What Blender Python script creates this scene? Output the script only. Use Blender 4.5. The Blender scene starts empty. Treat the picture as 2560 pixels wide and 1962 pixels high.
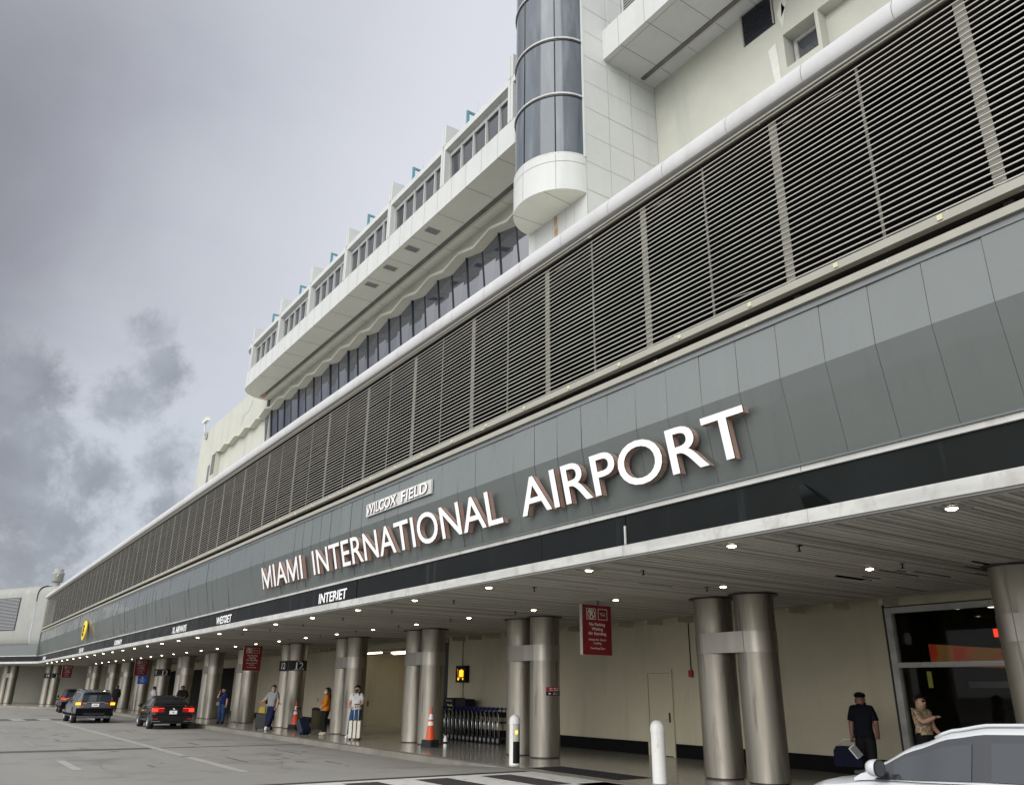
import bpy, bmesh, math, random
from mathutils import Vector, Matrix
random.seed(7)
R = math.radians
sc = bpy.context.scene
COL = sc.collection

# ------------------------------------------------------------------ camera
cam_d = bpy.data.cameras.new("camera"); cam = bpy.data.objects.new("camera", cam_d); COL.objects.link(cam)
_f, _pi, _ro, _ya = 2013.1, .355059, -.0106113, .96885
fw = Vector((-math.sin(_ya)*math.cos(_pi), math.cos(_ya)*math.cos(_pi), math.sin(_pi)))
r0 = Vector((math.cos(_ya), math.sin(_ya), 0)); d0 = fw.cross(r0)
cr_ = math.cos(_ro)*r0 + math.sin(_ro)*d0; cd_ = -math.sin(_ro)*r0 + math.cos(_ro)*d0
M = Matrix((( cr_.x, -cd_.x, -fw.x, 0), (cr_.y, -cd_.y, -fw.y, 0), (cr_.z, -cd_.z, -fw.z, 1.75), (0, 0, 0, 1)))
cam.matrix_world = M
cam_d.sensor_fit = 'HORIZONTAL'; cam_d.sensor_width = 36; cam_d.lens = 36*_f/2560
cam_d.clip_start = .05; cam_d.clip_end = 5000
sc.camera = cam

# ------------------------------------------------------------------ sky, sun, exposure
SUN_EL, SUN_AZ = R(30), R(152)      # behind the camera, spread wide by the cloud
wd = bpy.data.worlds.new("World"); sc.world = wd; wd.use_nodes = True
nt = wd.node_tree; nt.nodes.clear()
def wn(t, **k):
    n = nt.nodes.new(t)
    for a, b in k.items(): setattr(n, a, b)
    return n
def wl(a, b): nt.links.new(a, b)
out = wn('ShaderNodeOutputWorld'); bg = wn('ShaderNodeBackground'); wl(bg.outputs[0], out.inputs[0])
bg.inputs[1].default_value = .1
sky = wn('ShaderNodeTexSky', sky_type='NISHITA', sun_disc=False, sun_elevation=SUN_EL, sun_rotation=SUN_AZ, altitude=0, air_density=1.2, dust_density=3)
tc = wn('ShaderNodeTexCoord'); nrm = wn('ShaderNodeVectorMath', operation='NORMALIZE'); wl(tc.outputs['Generated'], nrm.inputs[0])
D = nrm.outputs[0]
def wmath(op, a, b=None, c=None, clamp=False):
    n = wn('ShaderNodeMath', operation=op, use_clamp=clamp)
    for i, v in enumerate((a, b, c)):
        if v is None: continue
        if isinstance(v, (int, float)): n.inputs[i].default_value = v
        else: wl(v, n.inputs[i])
    return n.outputs[0]
def wdot(v):
    n = wn('ShaderNodeVectorMath', operation='DOT_PRODUCT'); wl(D, n.inputs[0]); n.inputs[1].default_value = Vector(v).normalized(); return n.outputs['Value']
sep = wn('ShaderNodeSeparateXYZ'); wl(D, sep.inputs[0])
zc = wmath('MAXIMUM', sep.outputs[2], .02)
den = wmath('ADD', zc, .22)
pl = wn('ShaderNodeCombineXYZ'); wl(wmath('DIVIDE', sep.outputs[0], den), pl.inputs[0]); wl(wmath('DIVIDE', sep.outputs[1], den), pl.inputs[1])
wl(wmath('MULTIPLY', zc, .35), pl.inputs[2])
def wnoise(scale, detail, rough, dist=0., off=(0,0,0)):
    m = wn('ShaderNodeVectorMath', operation='ADD'); wl(pl.outputs[0], m.inputs[0]); m.inputs[1].default_value = off
    n = wn('ShaderNodeTexNoise'); wl(m.outputs[0], n.inputs['Vector'])
    n.inputs['Scale'].default_value = scale; n.inputs['Detail'].default_value = detail; n.inputs['Roughness'].default_value = rough; n.inputs['Distortion'].default_value = dist
    return n.outputs['Fac']
def wmap(v, a, b, c, d, smooth=True):
    n = wn('ShaderNodeMapRange', interpolation_type='SMOOTHSTEP' if smooth else 'LINEAR'); wl(v, n.inputs[0])
    for i, x in enumerate((a, b, c, d)): n.inputs[i+1].default_value = x
    return n.outputs[0]
def wmix(f, a, b):
    n = wn('ShaderNodeMix', data_type='RGBA')
    if isinstance(f, (int, float)): n.inputs['Factor'].default_value = f
    else: wl(f, n.inputs['Factor'])
    for s, v in ((6, a), (7, b)):
        if isinstance(v, tuple): n.inputs[s].default_value = (*v, 1)
        else: wl(v, n.inputs[s])
    return n.outputs['Result']
# high layer: smooth and pale, brighter towards the thin cloud over the roof, gloomier out over the road
soft = wmap(wnoise(1.3, 6, .55, .5), .3, .72, 0, 1)
fine = wmap(wnoise(3.6, 6, .6, .4, (2.2, 5.1, .7)), .3, .7, 0, 1)
dy = sep.outputs[1]
high = wmix(soft, (2.85, 2.95, 3.32), (3.4, 3.52, 3.9))
high = wmix(wmath('MULTIPLY', fine, .22), high, (3.85, 3.97, 4.32))
toward = wmap(dy, .10, .42, 0, 1)
high = wmix(wmath('MULTIPLY', toward, .85), high, (4.75, 4.86, 5.3))
gloom = wmap(wmath('ADD', dy, wmath('MULTIPLY', wmath('SUBTRACT', soft, .5), .06)), .19, -.14, 0, 1)
high = wmix(wmath('MULTIPLY', gloom, .88), high, (1.28, 1.31, 1.52))
# paler gap low in the sky and ragged cumulus heaps in front of it
lowmask = wmap(sep.outputs[2], .24, .42, 1, 0)
facing = wmap(sep.outputs[0], -.2, -.8, 0, 1)
high = wmix(wmath('MULTIPLY', wmath('MULTIPLY', lowmask, facing), wmap(dy, -.06, .12, 0, .85)), high, (3.75, 4.0, 4.45))
HEAPS = [((-.9161,.1368,.3770),.025),((-.9261,.1595,.3418),.034),((-.9476,.1202,.2961),.036),((-.9561,.0243,.2919),.060),((-.9659,.0592,.2520),.034),((-.9784,.0398,.2031),.078),((-.9691,.1167,.2174),.050),((-.9558,.1734,.2374),.042),((-.9838,.0906,.1548),.064),((-.9630,.1908,.1904),.034),((-.9912,.0652,.1153),.055),((-.96,-.12,.25),.13),((-.93,-.30,.2),.16)]
heap = None
for c_, r_ in HEAPS:
    n = wn('ShaderNodeVectorMath', operation='DISTANCE'); wl(D, n.inputs[0]); n.inputs[1].default_value = c_
    v = wmap(n.outputs['Value'], 0, r_*1.9, 1, 0, False)
    heap = v if heap is None else wmath('MAXIMUM', heap, v)
def dnoise(scale, detail, rough, off=(0,0,0)):
    m = wn('ShaderNodeVectorMath', operation='ADD'); wl(D, m.inputs[0]); m.inputs[1].default_value = off
    n = wn('ShaderNodeTexNoise'); wl(m.outputs[0], n.inputs['Vector']); n.inputs['Scale'].default_value = scale; n.inputs['Detail'].default_value = detail; n.inputs['Roughness'].default_value = rough; n.inputs['Distortion'].default_value = .3
    return n.outputs['Fac']
edge = wmath('ADD', wmath('MULTIPLY', wmath('SUBTRACT', dnoise(13, 12, .68), .5), 1.75), wmath('MULTIPLY', wmath('SUBTRACT', dnoise(46, 8, .7, (.3,.9,.1)), .5), .55))
cum = wmap(wmath('ADD', wmath('MULTIPLY', heap, .95), edge), .28, .86, 0, 1)
shade = wmap(dnoise(11, 6, .55, (.7, .2, .4)), .34, .66, 0, 1)
cumcol = wmix(shade, (1.5, 1.64, 1.86), (2.4, 2.6, 2.95))
cumcol = wmix(wmath('MULTIPLY', gloom, .65), cumcol, (.98, 1.03, 1.18))
vis = wmix(wmath('MULTIPLY', cum, .78), high, cumcol)
# unseen overcast behind the viewer, brightened on purpose to light the facades
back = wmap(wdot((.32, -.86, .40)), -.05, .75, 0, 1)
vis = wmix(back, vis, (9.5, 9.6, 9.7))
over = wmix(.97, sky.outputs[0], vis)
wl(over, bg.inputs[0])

sun_d = bpy.data.lights.new("sun", 'SUN'); sun = bpy.data.objects.new("sun", sun_d); COL.objects.link(sun)
sun_d.energy = 1.5; sun_d.angle = R(55); sun_d.color = (1, .985, .96)
sdir = Vector((math.sin(SUN_AZ)*math.cos(SUN_EL), math.cos(SUN_AZ)*math.cos(SUN_EL), math.sin(SUN_EL)))
sun.rotation_euler = sdir.to_track_quat('Z', 'Y').to_euler()
sc.view_settings.view_transform = 'Standard'; sc.view_settings.look = 'None'
sc.view_settings.exposure = 0.72; sc.view_settings.gamma = 1
sc.render.engine = 'CYCLES'
sc.cycles.use_denoising = True
sc.cycles.max_bounces = 8; sc.cycles.diffuse_bounces = 4; sc.cycles.glossy_bounces = 4
sc.cycles.sample_clamp_indirect = 6

# ------------------------------------------------------------------ materials
def mat(name, col, rough=.6, metal=0., var=.0, scale=3., stretch=(1,1,1), col2=None, detail=6, thr=(.3,.7), bump=0., bscale=40., spec=.5, coat=0., emit=None, estr=0., streak=None, ior=1.5, rvar=0.):
    m = bpy.data.materials.new(name); m.use_nodes = True
    t = m.node_tree; N = t.nodes; L = t.links; b = N['Principled BSDF']
    b.inputs['Base Color'].default_value = (*col, 1); b.inputs['Roughness'].default_value = rough; b.inputs['Metallic'].default_value = metal
    b.inputs['Specular IOR Level'].default_value = spec; b.inputs['Coat Weight'].default_value = coat; b.inputs['IOR'].default_value = ior
    if emit: b.inputs['Emission Color'].default_value = (*emit, 1); b.inputs['Emission Strength'].default_value = estr
    tcn = N.new('ShaderNodeTexCoord')
    def noise(sc_, st, det=detail, off=0.):
        mp = N.new('ShaderNodeMapping'); mp.inputs['Scale'].default_value = st; mp.inputs['Location'].default_value = (off, off*1.7, off*.3); L.new(tcn.outputs['Object'], mp.inputs[0])
        n = N.new('ShaderNodeTexNoise'); n.inputs['Scale'].default_value = sc_; n.inputs['Detail'].default_value = det; n.inputs['Roughness'].default_value = .62; L.new(mp.outputs[0], n.inputs['Vector'])
        return n.outputs['Fac']
    def mr(v, a, b_, c=0., d=1.):
        n = N.new('ShaderNodeMapRange'); n.inputs[1].default_value = a; n.inputs[2].default_value = b_; n.inputs[3].default_value = c; n.inputs[4].default_value = d; L.new(v, n.inputs[0]); return n.outputs[0]
    def mix(f, a, b_):
        n = N.new('ShaderNodeMix'); n.data_type = 'RGBA'; L.new(f, n.inputs['Factor'])
        for s, v in ((6, a), (7, b_)):
            if isinstance(v, tuple): n.inputs[s].default_value = (*v, 1)
            else: L.new(v, n.inputs[s])
        return n.outputs['Result']
    c = None
    if var or col2:
        if not col2: col2 = tuple(x*(1-var) for x in col)
        c = mix(mr(noise(scale, stretch), *thr), col, col2)
        c = mix(mr(noise(scale*6, stretch, 4, 5.), .35, .75, 0, .35), c, tuple(x*.88 for x in col))
    if streak:   # (colour, scale, threshold low, high): rain streaks, long in z
        scol, ss, a, b_ = streak[:4]
        c = mix(mr(noise(ss, (1, 1, streak[4] if len(streak) > 4 else .05), 5, 9.), a, b_), c if c else col, scol)
    if c: L.new(c, b.inputs['Base Color'])
    if rvar: L.new(mr(noise(scale*2, stretch, 5, 3.), .3, .7, rough-rvar, rough+rvar), b.inputs['Roughness'])
    if bump:
        bn = N.new('ShaderNodeBump'); bn.inputs['Strength'].default_value = bump; bn.inputs['Distance'].default_value = .01
        L.new(noise(bscale, (1,1,1), 6, 2.), bn.inputs['Height']); L.new(bn.outputs[0], b.inputs['Normal'])
    return m
M_ = {}
def MM(k, *a, **kw): M_[k] = mat(k, *a, **kw); return M_[k]
MM('road', (.255,.245,.225), .8, var=.2, scale=.5, stretch=(.12,1,1), bump=.3, bscale=60, streak=((.15,.143,.13), .6, .53, .72, 1))
MM('road_dark', (.10,.095,.085), .8, var=.3, scale=.8, bump=.3, bscale=50)
MM('ground', (.2,.19,.18), .9, var=.3, scale=.05)
MM('kerb', (.23,.215,.185), .8, var=.45, scale=1.2, bump=.3, bscale=40)
MM('tile', (.33,.315,.275), .16, var=.16, scale=6, rvar=.05)
MM('white_paint', (.58,.575,.54), .6, var=.16, scale=3, streak=((.36,.35,.33), 5, .52, .7, 1))
MM('worn_paint', (.36,.355,.335), .7, var=.2, scale=5, streak=((.25,.24,.22), 4, .5, .66, 1))
MM('black_paint', (.035,.035,.035), .6, var=.3, scale=6)
MM('joint', (.085,.082,.075), .9, var=.3)
MM('wall', (.55,.505,.37), .6, var=.12, scale=1.0, bump=.12, bscale=120, streak=((.42,.38,.27), 1.3, .52, .74, .2))
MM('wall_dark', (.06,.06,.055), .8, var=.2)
MM('wall_dim', (.3,.29,.24), .7, var=.12)
MM('base_black', (.007,.007,.008), .6, var=.3, spec=.08)
MM('soffit', (.56,.535,.475), .6, var=.28, scale=.7, stretch=(3,.25,1), bump=.05, streak=((.40,.385,.345), 1.2, .56, .74, 1))
MM('void', (.003,.003,.003), 1., spec=0.)  # black sheets that paint in the unlit space behind slats, boards and panes
MM('steel', (.36,.335,.285), .42, metal=.8, var=.2, scale=3.5, stretch=(1,1,.12), streak=((.12,.108,.088), 4.5, .52, .72, .10), rvar=.09, bump=.22, bscale=3.5)
MM('steel_band', (.38,.355,.315), .32, metal=.85, var=.2, scale=4, stretch=(1,1,.15))
MM('black_trim', (.015,.015,.016), .45)
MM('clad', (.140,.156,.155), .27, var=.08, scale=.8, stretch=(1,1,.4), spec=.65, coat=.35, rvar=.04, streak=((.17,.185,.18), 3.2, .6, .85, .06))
MM('clad_low', (.098,.112,.107), .32, var=.1, scale=.8, stretch=(1,1,.4), spec=.55, coat=.2, streak=((.075,.085,.08), 5, .58, .82, .06))  # cladding paint darkened for the inward-leaning half, which reflects the ground
MM('band', (.004,.006,.006), .34, var=.5, scale=.7, spec=.16, rvar=.12, streak=((.03,.035,.038), 3, .58, .8, .05))
MM('trim_white', (.53,.53,.51), .5, var=.35, scale=2.2, stretch=(.4,1,2), streak=((.33,.32,.29), 4, .52, .70, .6))
MM('beige', (.33,.32,.275), .55, var=.12, scale=3, streak=((.72,.72,.69), 5, .675, .69, 1.5))
MM('slat', (.45,.435,.39), .45, var=.3, scale=1.3, streak=((.33,.31,.27), 2, .58, .7, 1))
MM('recess', (.035,.032,.028), .9, spec=.1)  # dark colour that puts the shade into gaps and recesses
MM('cornice', (.50,.50,.505), .75, var=.12, scale=.9, stretch=(.5,1,1), streak=((.40,.40,.39), 2, .52, .75, .5))
MM('seam', (.27,.265,.25), .8)
MM('hotel', (.535,.55,.535), .6, var=.10, scale=.5, streak=((.44,.45,.43), 1.5, .53, .80, .10), bump=.08, bscale=3)
MM('hotel_soffit', (.68,.68,.60), .6, var=.1, scale=.7)
MM('stucco', (.48,.485,.425), .8, var=.10, scale=.9, bump=.15, bscale=50, streak=((.38,.39,.36), .9, .52, .70, .12))
MM('patch', (.64,.635,.585), .7, var=.12, scale=5)
MM('groove', (.17,.16,.14), .85, var=.5, scale=2)
MM('rust', (.36,.22,.10), .8, var=.4, scale=5, col2=(.5,.44,.34), thr=(.4,.65))
MM('glass_dark', (.02,.024,.034), .035, spec=.8, ior=2.3, rvar=0)
MM('glass_tower', (.095,.115,.138), .10, spec=.5, ior=1.5, var=.45, scale=1.1, stretch=(1,1,.25), streak=((.15,.17,.19), 2.5, .5, .75, .12))
MM('mullion', (.55,.56,.55), .4, metal=.3)
MM('mullion_dark', (.02,.022,.03), .4)
MM('teal', (.10,.26,.30), .5)
MM('grey_metal', (.45,.46,.46), .4, metal=.5, var=.1)
MM('letter_face', (.84,.84,.84), .3)
MM('letter_side', (.40,.265,.215), .4, metal=.3, var=.25, scale=5)
MM('letter_edge', (.012,.012,.012), .5)
MM('plate', (.52,.535,.52), .4, var=.08)
MM('yellow', (.86,.60,.03), .4); MM('black', (.010,.010,.011), .6, spec=.25)
MM('red_sign', (.20,.010,.014), .4, var=.1); MM('sign_white', (.8,.8,.78), .5)
MM('sign_side', (.42,.40,.36), .5); MM('blue_sign', (.02,.12,.55), .4)
MM('lamp', (.9,.85,.75), .4, emit=(1, .80, .52), estr=14.)
MM('tube', (.9,.9,.9), .4, emit=(1, .86, .62), estr=4.)
MM('amber_lit', (1,.6,.05), .4, emit=(1, .52, .02), estr=1.0)
MM('red_lit', (.6,.01,.01), .3, emit=(1, .05, .02), estr=1.0)
MM('red_lens', (.35,.006,.01), .2, coat=.6)
MM('orange_lit', (1,.5,.05), .3, emit=(1, .42, .03), estr=2.6)
MM('orange', (.80,.10,.025), .5, var=.12, scale=6); MM('reflective', (.86,.86,.86), .35)
MM('rubber', (.014,.014,.014), .7); MM('tyre', (.016,.016,.017), .75)
MM('rim', (.52,.52,.53), .28, metal=.85); MM('chrome', (.7,.7,.7), .15, metal=1.)
MM('car_grey', (.085,.09,.105), .25, metal=.35, coat=.9); MM('car_black', (.006,.006,.007), .25, spec=.35, coat=.4)
MM('car_white', (.50,.515,.535), .28, coat=.9); MM('car_under', (.006,.006,.006), .9, spec=.05)
MM('car_glass', (.012,.014,.018), .03, ior=1.75, spec=.7); MM('car_glass2', (.022,.027,.033), .05, ior=1.6, spec=.6)
MM('plastic_dark', (.02,.02,.022), .55, spec=.2)
MM('bollard', (.80,.80,.77), .4, var=.06, scale=5, streak=((.5,.49,.45), 6, .63, .75, .4))
MM('skin', (.52,.30,.21), .5); MM('skin_dark', (.19,.085,.055), .5); MM('hair', (.010,.008,.007), .4); MM('hair_brown', (.04,.025,.018), .5)
for k_, c_ in dict(tee_white=(.74,.74,.75), jeans=(.04,.085,.20), orange_top=(.56,.19,.02), black_cloth=(.012,.012,.014), grey_tee=(.30,.31,.33), navy=(.014,.020,.055), blue_tee=(.016,.024,.13), lilac=(.46,.45,.54), polo=(.006,.007,.013), beige_top=(.46,.36,.24), shoe_white=(.76,.75,.73), shoe_beige=(.44,.40,.33), shoe_dark=(.03,.028,.026), mask_white=(.8,.8,.79), case_navy=(.012,.020,.045), case_white=(.74,.72,.62), case_black=(.014,.014,.017), brown=(.10,.035,.018), bag_grey=(.2,.2,.22), bag_blue=(.007,.009,.026), bin_brown=(.085,.07,.042), cart_blue=(.03,.03,.16)).items():
    MM(k_, c_, .8 if 'case' not in k_ else .4, var=.22, scale=14, spec=.12 if 'case' not in k_ else .4, bump=.5 if 'case' not in k_ else 0, bscale=22)
def thin_glass(name, tint, refl):
    m = bpy.data.materials.new(name); m.use_nodes = True; t = m.node_tree; t.nodes.clear()
    o = t.nodes.new('ShaderNodeOutputMaterial'); mx = t.nodes.new('ShaderNodeMixShader'); tr = t.nodes.new('ShaderNodeBsdfTransparent'); gl = t.nodes.new('ShaderNodeBsdfGlossy'); fr = t.nodes.new('ShaderNodeFresnel')
    fr.inputs[0].default_value = refl; tr.inputs[0].default_value = (*tint, 1); gl.inputs['Roughness'].default_value = .02
    t.links.new(fr.outputs[0], mx.inputs[0]); t.links.new(tr.outputs[0], mx.inputs[1]); t.links.new(gl.outputs[0], mx.inputs[2]); t.links.new(mx.outputs[0], o.inputs[0])
    M_[name] = m
thin_glass('glass_clear', (.62,.65,.63), 1.22)

# ------------------------------------------------------------------ mesh helpers
class MB:
    def __init__(s): s.v = []; s.f = []; s.m = []; s.sm = []; s.mats = []
    def mi(s, m):
        if m not in s.mats: s.mats.append(m)
        return s.mats.index(m)
    def add(s, vs, fs, m, smooth=False):
        o = len(s.v); s.v += [tuple(v) for v in vs]; i = s.mi(m)
        for f in fs: s.f.append([o+k for k in f]); s.m.append(i); s.sm.append(smooth)
        return s
    def box(s, x0, x1, y0, y1, z0, z1, m):
        vs = [(x, y, z) for x in (x0, x1) for y in (y0, y1) for z in (z0, z1)]
        return s.add(vs, [(0,1,3,2),(4,6,7,5),(0,4,5,1),(2,3,7,6),(0,2,6,4),(1,5,7,3)], m)
    def quad(s, a, b, c, d, m): return s.add([a, b, c, d], [(0,1,2,3)], m)
    def obox(s, c, ax, m):   # oriented box: centre, three half-axis vectors
        c = Vector(c); a, b, d = [Vector(x) for x in ax]
        vs = [c+i*a+j*b+k*d for i in (-1,1) for j in (-1,1) for k in (-1,1)]
        return s.add(vs, [(0,1,3,2),(4,6,7,5),(0,4,5,1),(2,3,7,6),(0,2,6,4),(1,5,7,3)], m)
    def prism(s, poly, axis, a, b, m, smooth=False, cap=True):
        # poly 2-D in the plane normal to axis: x->(y,z), y->(x,z), z->(x,y)
        def P(p, t): return (t, p[0], p[1]) if axis == 'x' else (p[0], t, p[1]) if axis == 'y' else (p[0], p[1], t)
        n = len(poly); vs = [P(p, a) for p in poly]+[P(p, b) for p in poly]
        s.add(vs, [(i, (i+1) % n, n+(i+1) % n, n+i) for i in range(n)], m, smooth)
        if cap: s.add(vs, [tuple(range(n))[::-1], tuple(range(n, 2*n))], m)
        return s
    def strip(s, prof, axis, a, b, m, smooth=False):
        def P(p, t): return (t, p[0], p[1]) if axis == 'x' else (p[0], t, p[1])
        n = len(prof); vs = [P(p, a) for p in prof]+[P(p, b) for p in prof]
        return s.add(vs, [(i, i+1, n+i+1, n+i) for i in range(n-1)], m, smooth)
    def cyl(s, p, q, r, m, n=12, r2=None, cap=True, smooth=True):
        p = Vector(p); q = Vector(q); r2 = r if r2 is None else r2; d = (q-p).normalized()
        u = d.orthogonal().normalized(); w = d.cross(u)
        vs = [p+r*(math.cos(2*math.pi*i/n)*u+math.sin(2*math.pi*i/n)*w) for i in range(n)]+[q+r2*(math.cos(2*math.pi*i/n)*u+math.sin(2*math.pi*i/n)*w) for i in range(n)]
        s.add(vs, [(i, (i+1) % n, n+(i+1) % n, n+i) for i in range(n)], m, smooth)
        if cap: s.add(vs, [tuple(range(n))[::-1], tuple(range(n, 2*n))], m)
        return s
    def tube(s, pts, r, m, n=8):
        pts = [Vector(p) for p in pts]; rings = []
        u = None
        for i, p in enumerate(pts):
            d = ((pts[min(i+1, len(pts)-1)]-pts[max(i-1, 0)])).normalized()
            u = d.orthogonal().normalized() if u is None else (u-d*u.dot(d)).normalized()
            w = d.cross(u); rr = r[i] if isinstance(r, (list, tuple)) else r
            rings.append([p+rr*(math.cos(2*math.pi*k/n)*u+math.sin(2*math.pi*k/n)*w) for k in range(n)])
        vs = [v for g in rings for v in g]; fs = []
        for i in range(len(pts)-1):
            for k in range(n): fs.append((i*n+k, i*n+(k+1) % n, (i+1)*n+(k+1) % n, (i+1)*n+k))
        s.add(vs, fs, m, True)
        s.add(rings[0], [tuple(range(n))[::-1]], m); s.add(rings[-1], [tuple(range(n))], m)
        return s
    def lathe(s, prof, m, c=(0,0,0), n=24, smooth=True, a0=0, a1=2*math.pi, sx=1., sy=1.):
        full = abs(a1-a0-2*math.pi) < 1e-6; k = n if full else n+1; vs = []
        for r_, z in prof:
            for i in range(k):
                a = a0+(a1-a0)*i/n; vs.append((c[0]+sx*r_*math.cos(a), c[1]+sy*r_*math.sin(a), c[2]+z))
        fs = []
        for j in range(len(prof)-1):
            for i in range(n):
                i2 = (i+1) % k; fs.append((j*k+i, j*k+i2, (j+1)*k+i2, (j+1)*k+i))
        return s.add(vs, fs, m, smooth)
    def ball(s, c, r, m, n=10, rz=None, ry=None):
        rz = rz or r; ry = ry or r
        pr = [(math.sin(math.pi*i/(n//2+2))*1., -math.cos(math.pi*i/(n//2+2))) for i in range(n//2+3)]
        vs = []; k = n
        for a, z in pr:
            for i in range(k): vs.append((c[0]+r*a*math.cos(2*math.pi*i/k), c[1]+ry*a*math.sin(2*math.pi*i/k), c[2]+rz*z))
        fs = [(j*k+i, j*k+(i+1) % k, (j+1)*k+(i+1) % k, (j+1)*k+i) for j in range(len(pr)-1) for i in range(k)]
        return s.add(vs, fs, m, True)
    def xf(s, mtx):
        s.v = [tuple(mtx @ Vector(v)) for v in s.v]; return s
    def build(s, name, parent=None):
        me = bpy.data.meshes.new(name); me.from_pydata(s.v, [], s.f)
        for m in s.mats: me.materials.append(M_[m])
        me.polygons.foreach_set('material_index', s.m); me.polygons.foreach_set('use_smooth', s.sm)
        bm = bmesh.new(); bm.from_mesh(me); bmesh.ops.remove_doubles(bm, verts=bm.verts, dist=1e-5)
        bmesh.ops.recalc_face_normals(bm, faces=bm.faces); bm.to_mesh(me); bm.free()
        me.update()
        o = bpy.data.objects.new(name, me); COL.objects.link(o)
        if parent: o.parent = parent
        return o
def tag(o, label=None, cat=None, group=None, kind=None):
    if label: o['label'] = label
    if cat: o['category'] = cat
    if group: o['group'] = group
    if kind: o['kind'] = kind
    return o
def thing(name, label, cat, loc=(0,0,0), rz=0., group=None):
    o = bpy.data.objects.new(name, None); COL.objects.link(o); o.location = loc; o.rotation_euler = (0, 0, rz); o.empty_display_size = .2
    return tag(o, label, cat, group)
def copy_tree(o, parent=None):
    c = o.copy(); COL.objects.link(c); c.parent = parent
    for ch in list(o.children): copy_tree(ch, c)
    return c
def sharp(o, ang=35):
    # keep smooth shading on curves and hard edges elsewhere
    me = o.data; bm = bmesh.new(); bm.from_mesh(me)
    for e in bm.edges:
        if len(e.link_faces) == 2: e.smooth = e.calc_face_angle(0) < R(ang)
    bm.to_mesh(me); bm.free(); return o
def text_geo(s, depth, bold=.02, res=3):
    cu = bpy.data.curves.new('t', 'FONT'); cu.body = s; cu.extrude = depth/2 if depth else 0; cu.offset = bold; cu.resolution_u = res; cu.size = 1
    ob = bpy.data.objects.new('t', cu); COL.objects.link(ob)
    dg = bpy.context.evaluated_depsgraph_get(); me = bpy.data.meshes.new_from_object(ob.evaluated_get(dg))
    vs = [tuple(v.co) for v in me.vertices]; fs = [tuple(p.vertices) for p in me.polygons]
    bpy.data.objects.remove(ob); bpy.data.curves.remove(cu); bpy.data.meshes.remove(me)
    return vs, fs
def fit(vs, w, h):
    x0 = min(v[0] for v in vs); x1 = max(v[0] for v in vs); y0 = min(v[1] for v in vs); y1 = max(v[1] for v in vs)
    sx = w/(x1-x0) if w else h/(y1-y0); sy = h/(y1-y0)
    return [((v[0]-x0)*sx, (v[1]-y0)*sy, v[2]) for v in vs]
def put_text(mb, s, w, h, depth, org, ux, uy, uz, m, bold=.02, res=2):
    # lettering lying in the plane (ux, uy) at org (lower left), raised along uz
    vs, fs = text_geo(s, depth, bold, res); vs = fit(vs, w, h)
    o = Vector(org); a, b, c = Vector(ux), Vector(uy), Vector(uz)
    mb.add([o+a*v[0]+b*v[1]+c*(v[2]+(depth/2 if depth else 0)) for v in vs], fs, m)
def islands(vs, fs):
    par = list(range(len(vs)))
    # weld coincident points so front, side and back of one letter stay together
    key = {}
    def find(i):
        while par[i] != i: par[i] = par[par[i]]; i = par[i]
        return i
    for i, v in enumerate(vs):
        k = (round(v[0], 4), round(v[1], 4), round(v[2], 4))
        if k in key: par[find(i)] = find(key[k])
        else: key[k] = i
    for f in fs:
        for a in f[1:]: par[find(a)] = find(f[0])
    g = {}
    for f in fs: g.setdefault(find(f[0]), []).append(f)
    res = []
    for ff in g.values():
        ids = sorted({i for f in ff for i in f}); mp = {i: k for k, i in enumerate(ids)}
        res.append(([vs[i] for i in ids], [tuple(mp[i] for i in f) for f in ff]))
    return sorted(res, key=lambda r: min(v[0] for v in r[0]))
ORD = "first second third fourth fifth sixth seventh eighth ninth tenth eleventh twelfth thirteenth fourteenth fifteenth sixteenth seventeenth eighteenth nineteenth twentieth twenty-first twenty-second twenty-third twenty-fourth twenty-fifth twenty-sixth twenty-seventh twenty-eighth".split()
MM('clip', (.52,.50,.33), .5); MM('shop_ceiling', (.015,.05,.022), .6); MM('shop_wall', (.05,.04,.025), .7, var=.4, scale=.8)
MM('roofing', (.62,.61,.58), .8, var=.15); MM('post', (.15,.143,.12), .55, var=.1); MM('concrete', (.3,.29,.27), .8, var=.2); MM('slab', (.52,.52,.44), .7, var=.1, scale=1.5); MM('patch_grey', (.42,.43,.41), .75, var=.3, scale=3)
MM('glass_hotel', (.014,.020,.042), .03, spec=.8, ior=2.5); MM('clip_lit', (.3,.3,.1), .5, emit=(.5,.5,.12), estr=.1)
MM('wing', (.28,.285,.265), .65, var=.12, scale=.6, streak=((.33,.33,.30), 1.5, .55, .75, .3))
thin_glass('glass_lift', (.48,.56,.63), 1.8)
MM('glass_upper', (.012,.014,.02), .04, spec=.6, ior=1.75)
MM('worn_faint', (.27,.262,.245), .7, var=.2, scale=5)
MM('mustard', (.50,.33,.02), .6, var=.3, scale=12); MM('crack', (.19,.18,.165), .85); MM('oil', (.185,.176,.16), .7, var=.2, scale=8)
MM('patterned', (.50,.40,.27), .8, col2=(.20,.13,.08), scale=26, thr=(.46,.56), spec=.12)
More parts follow.
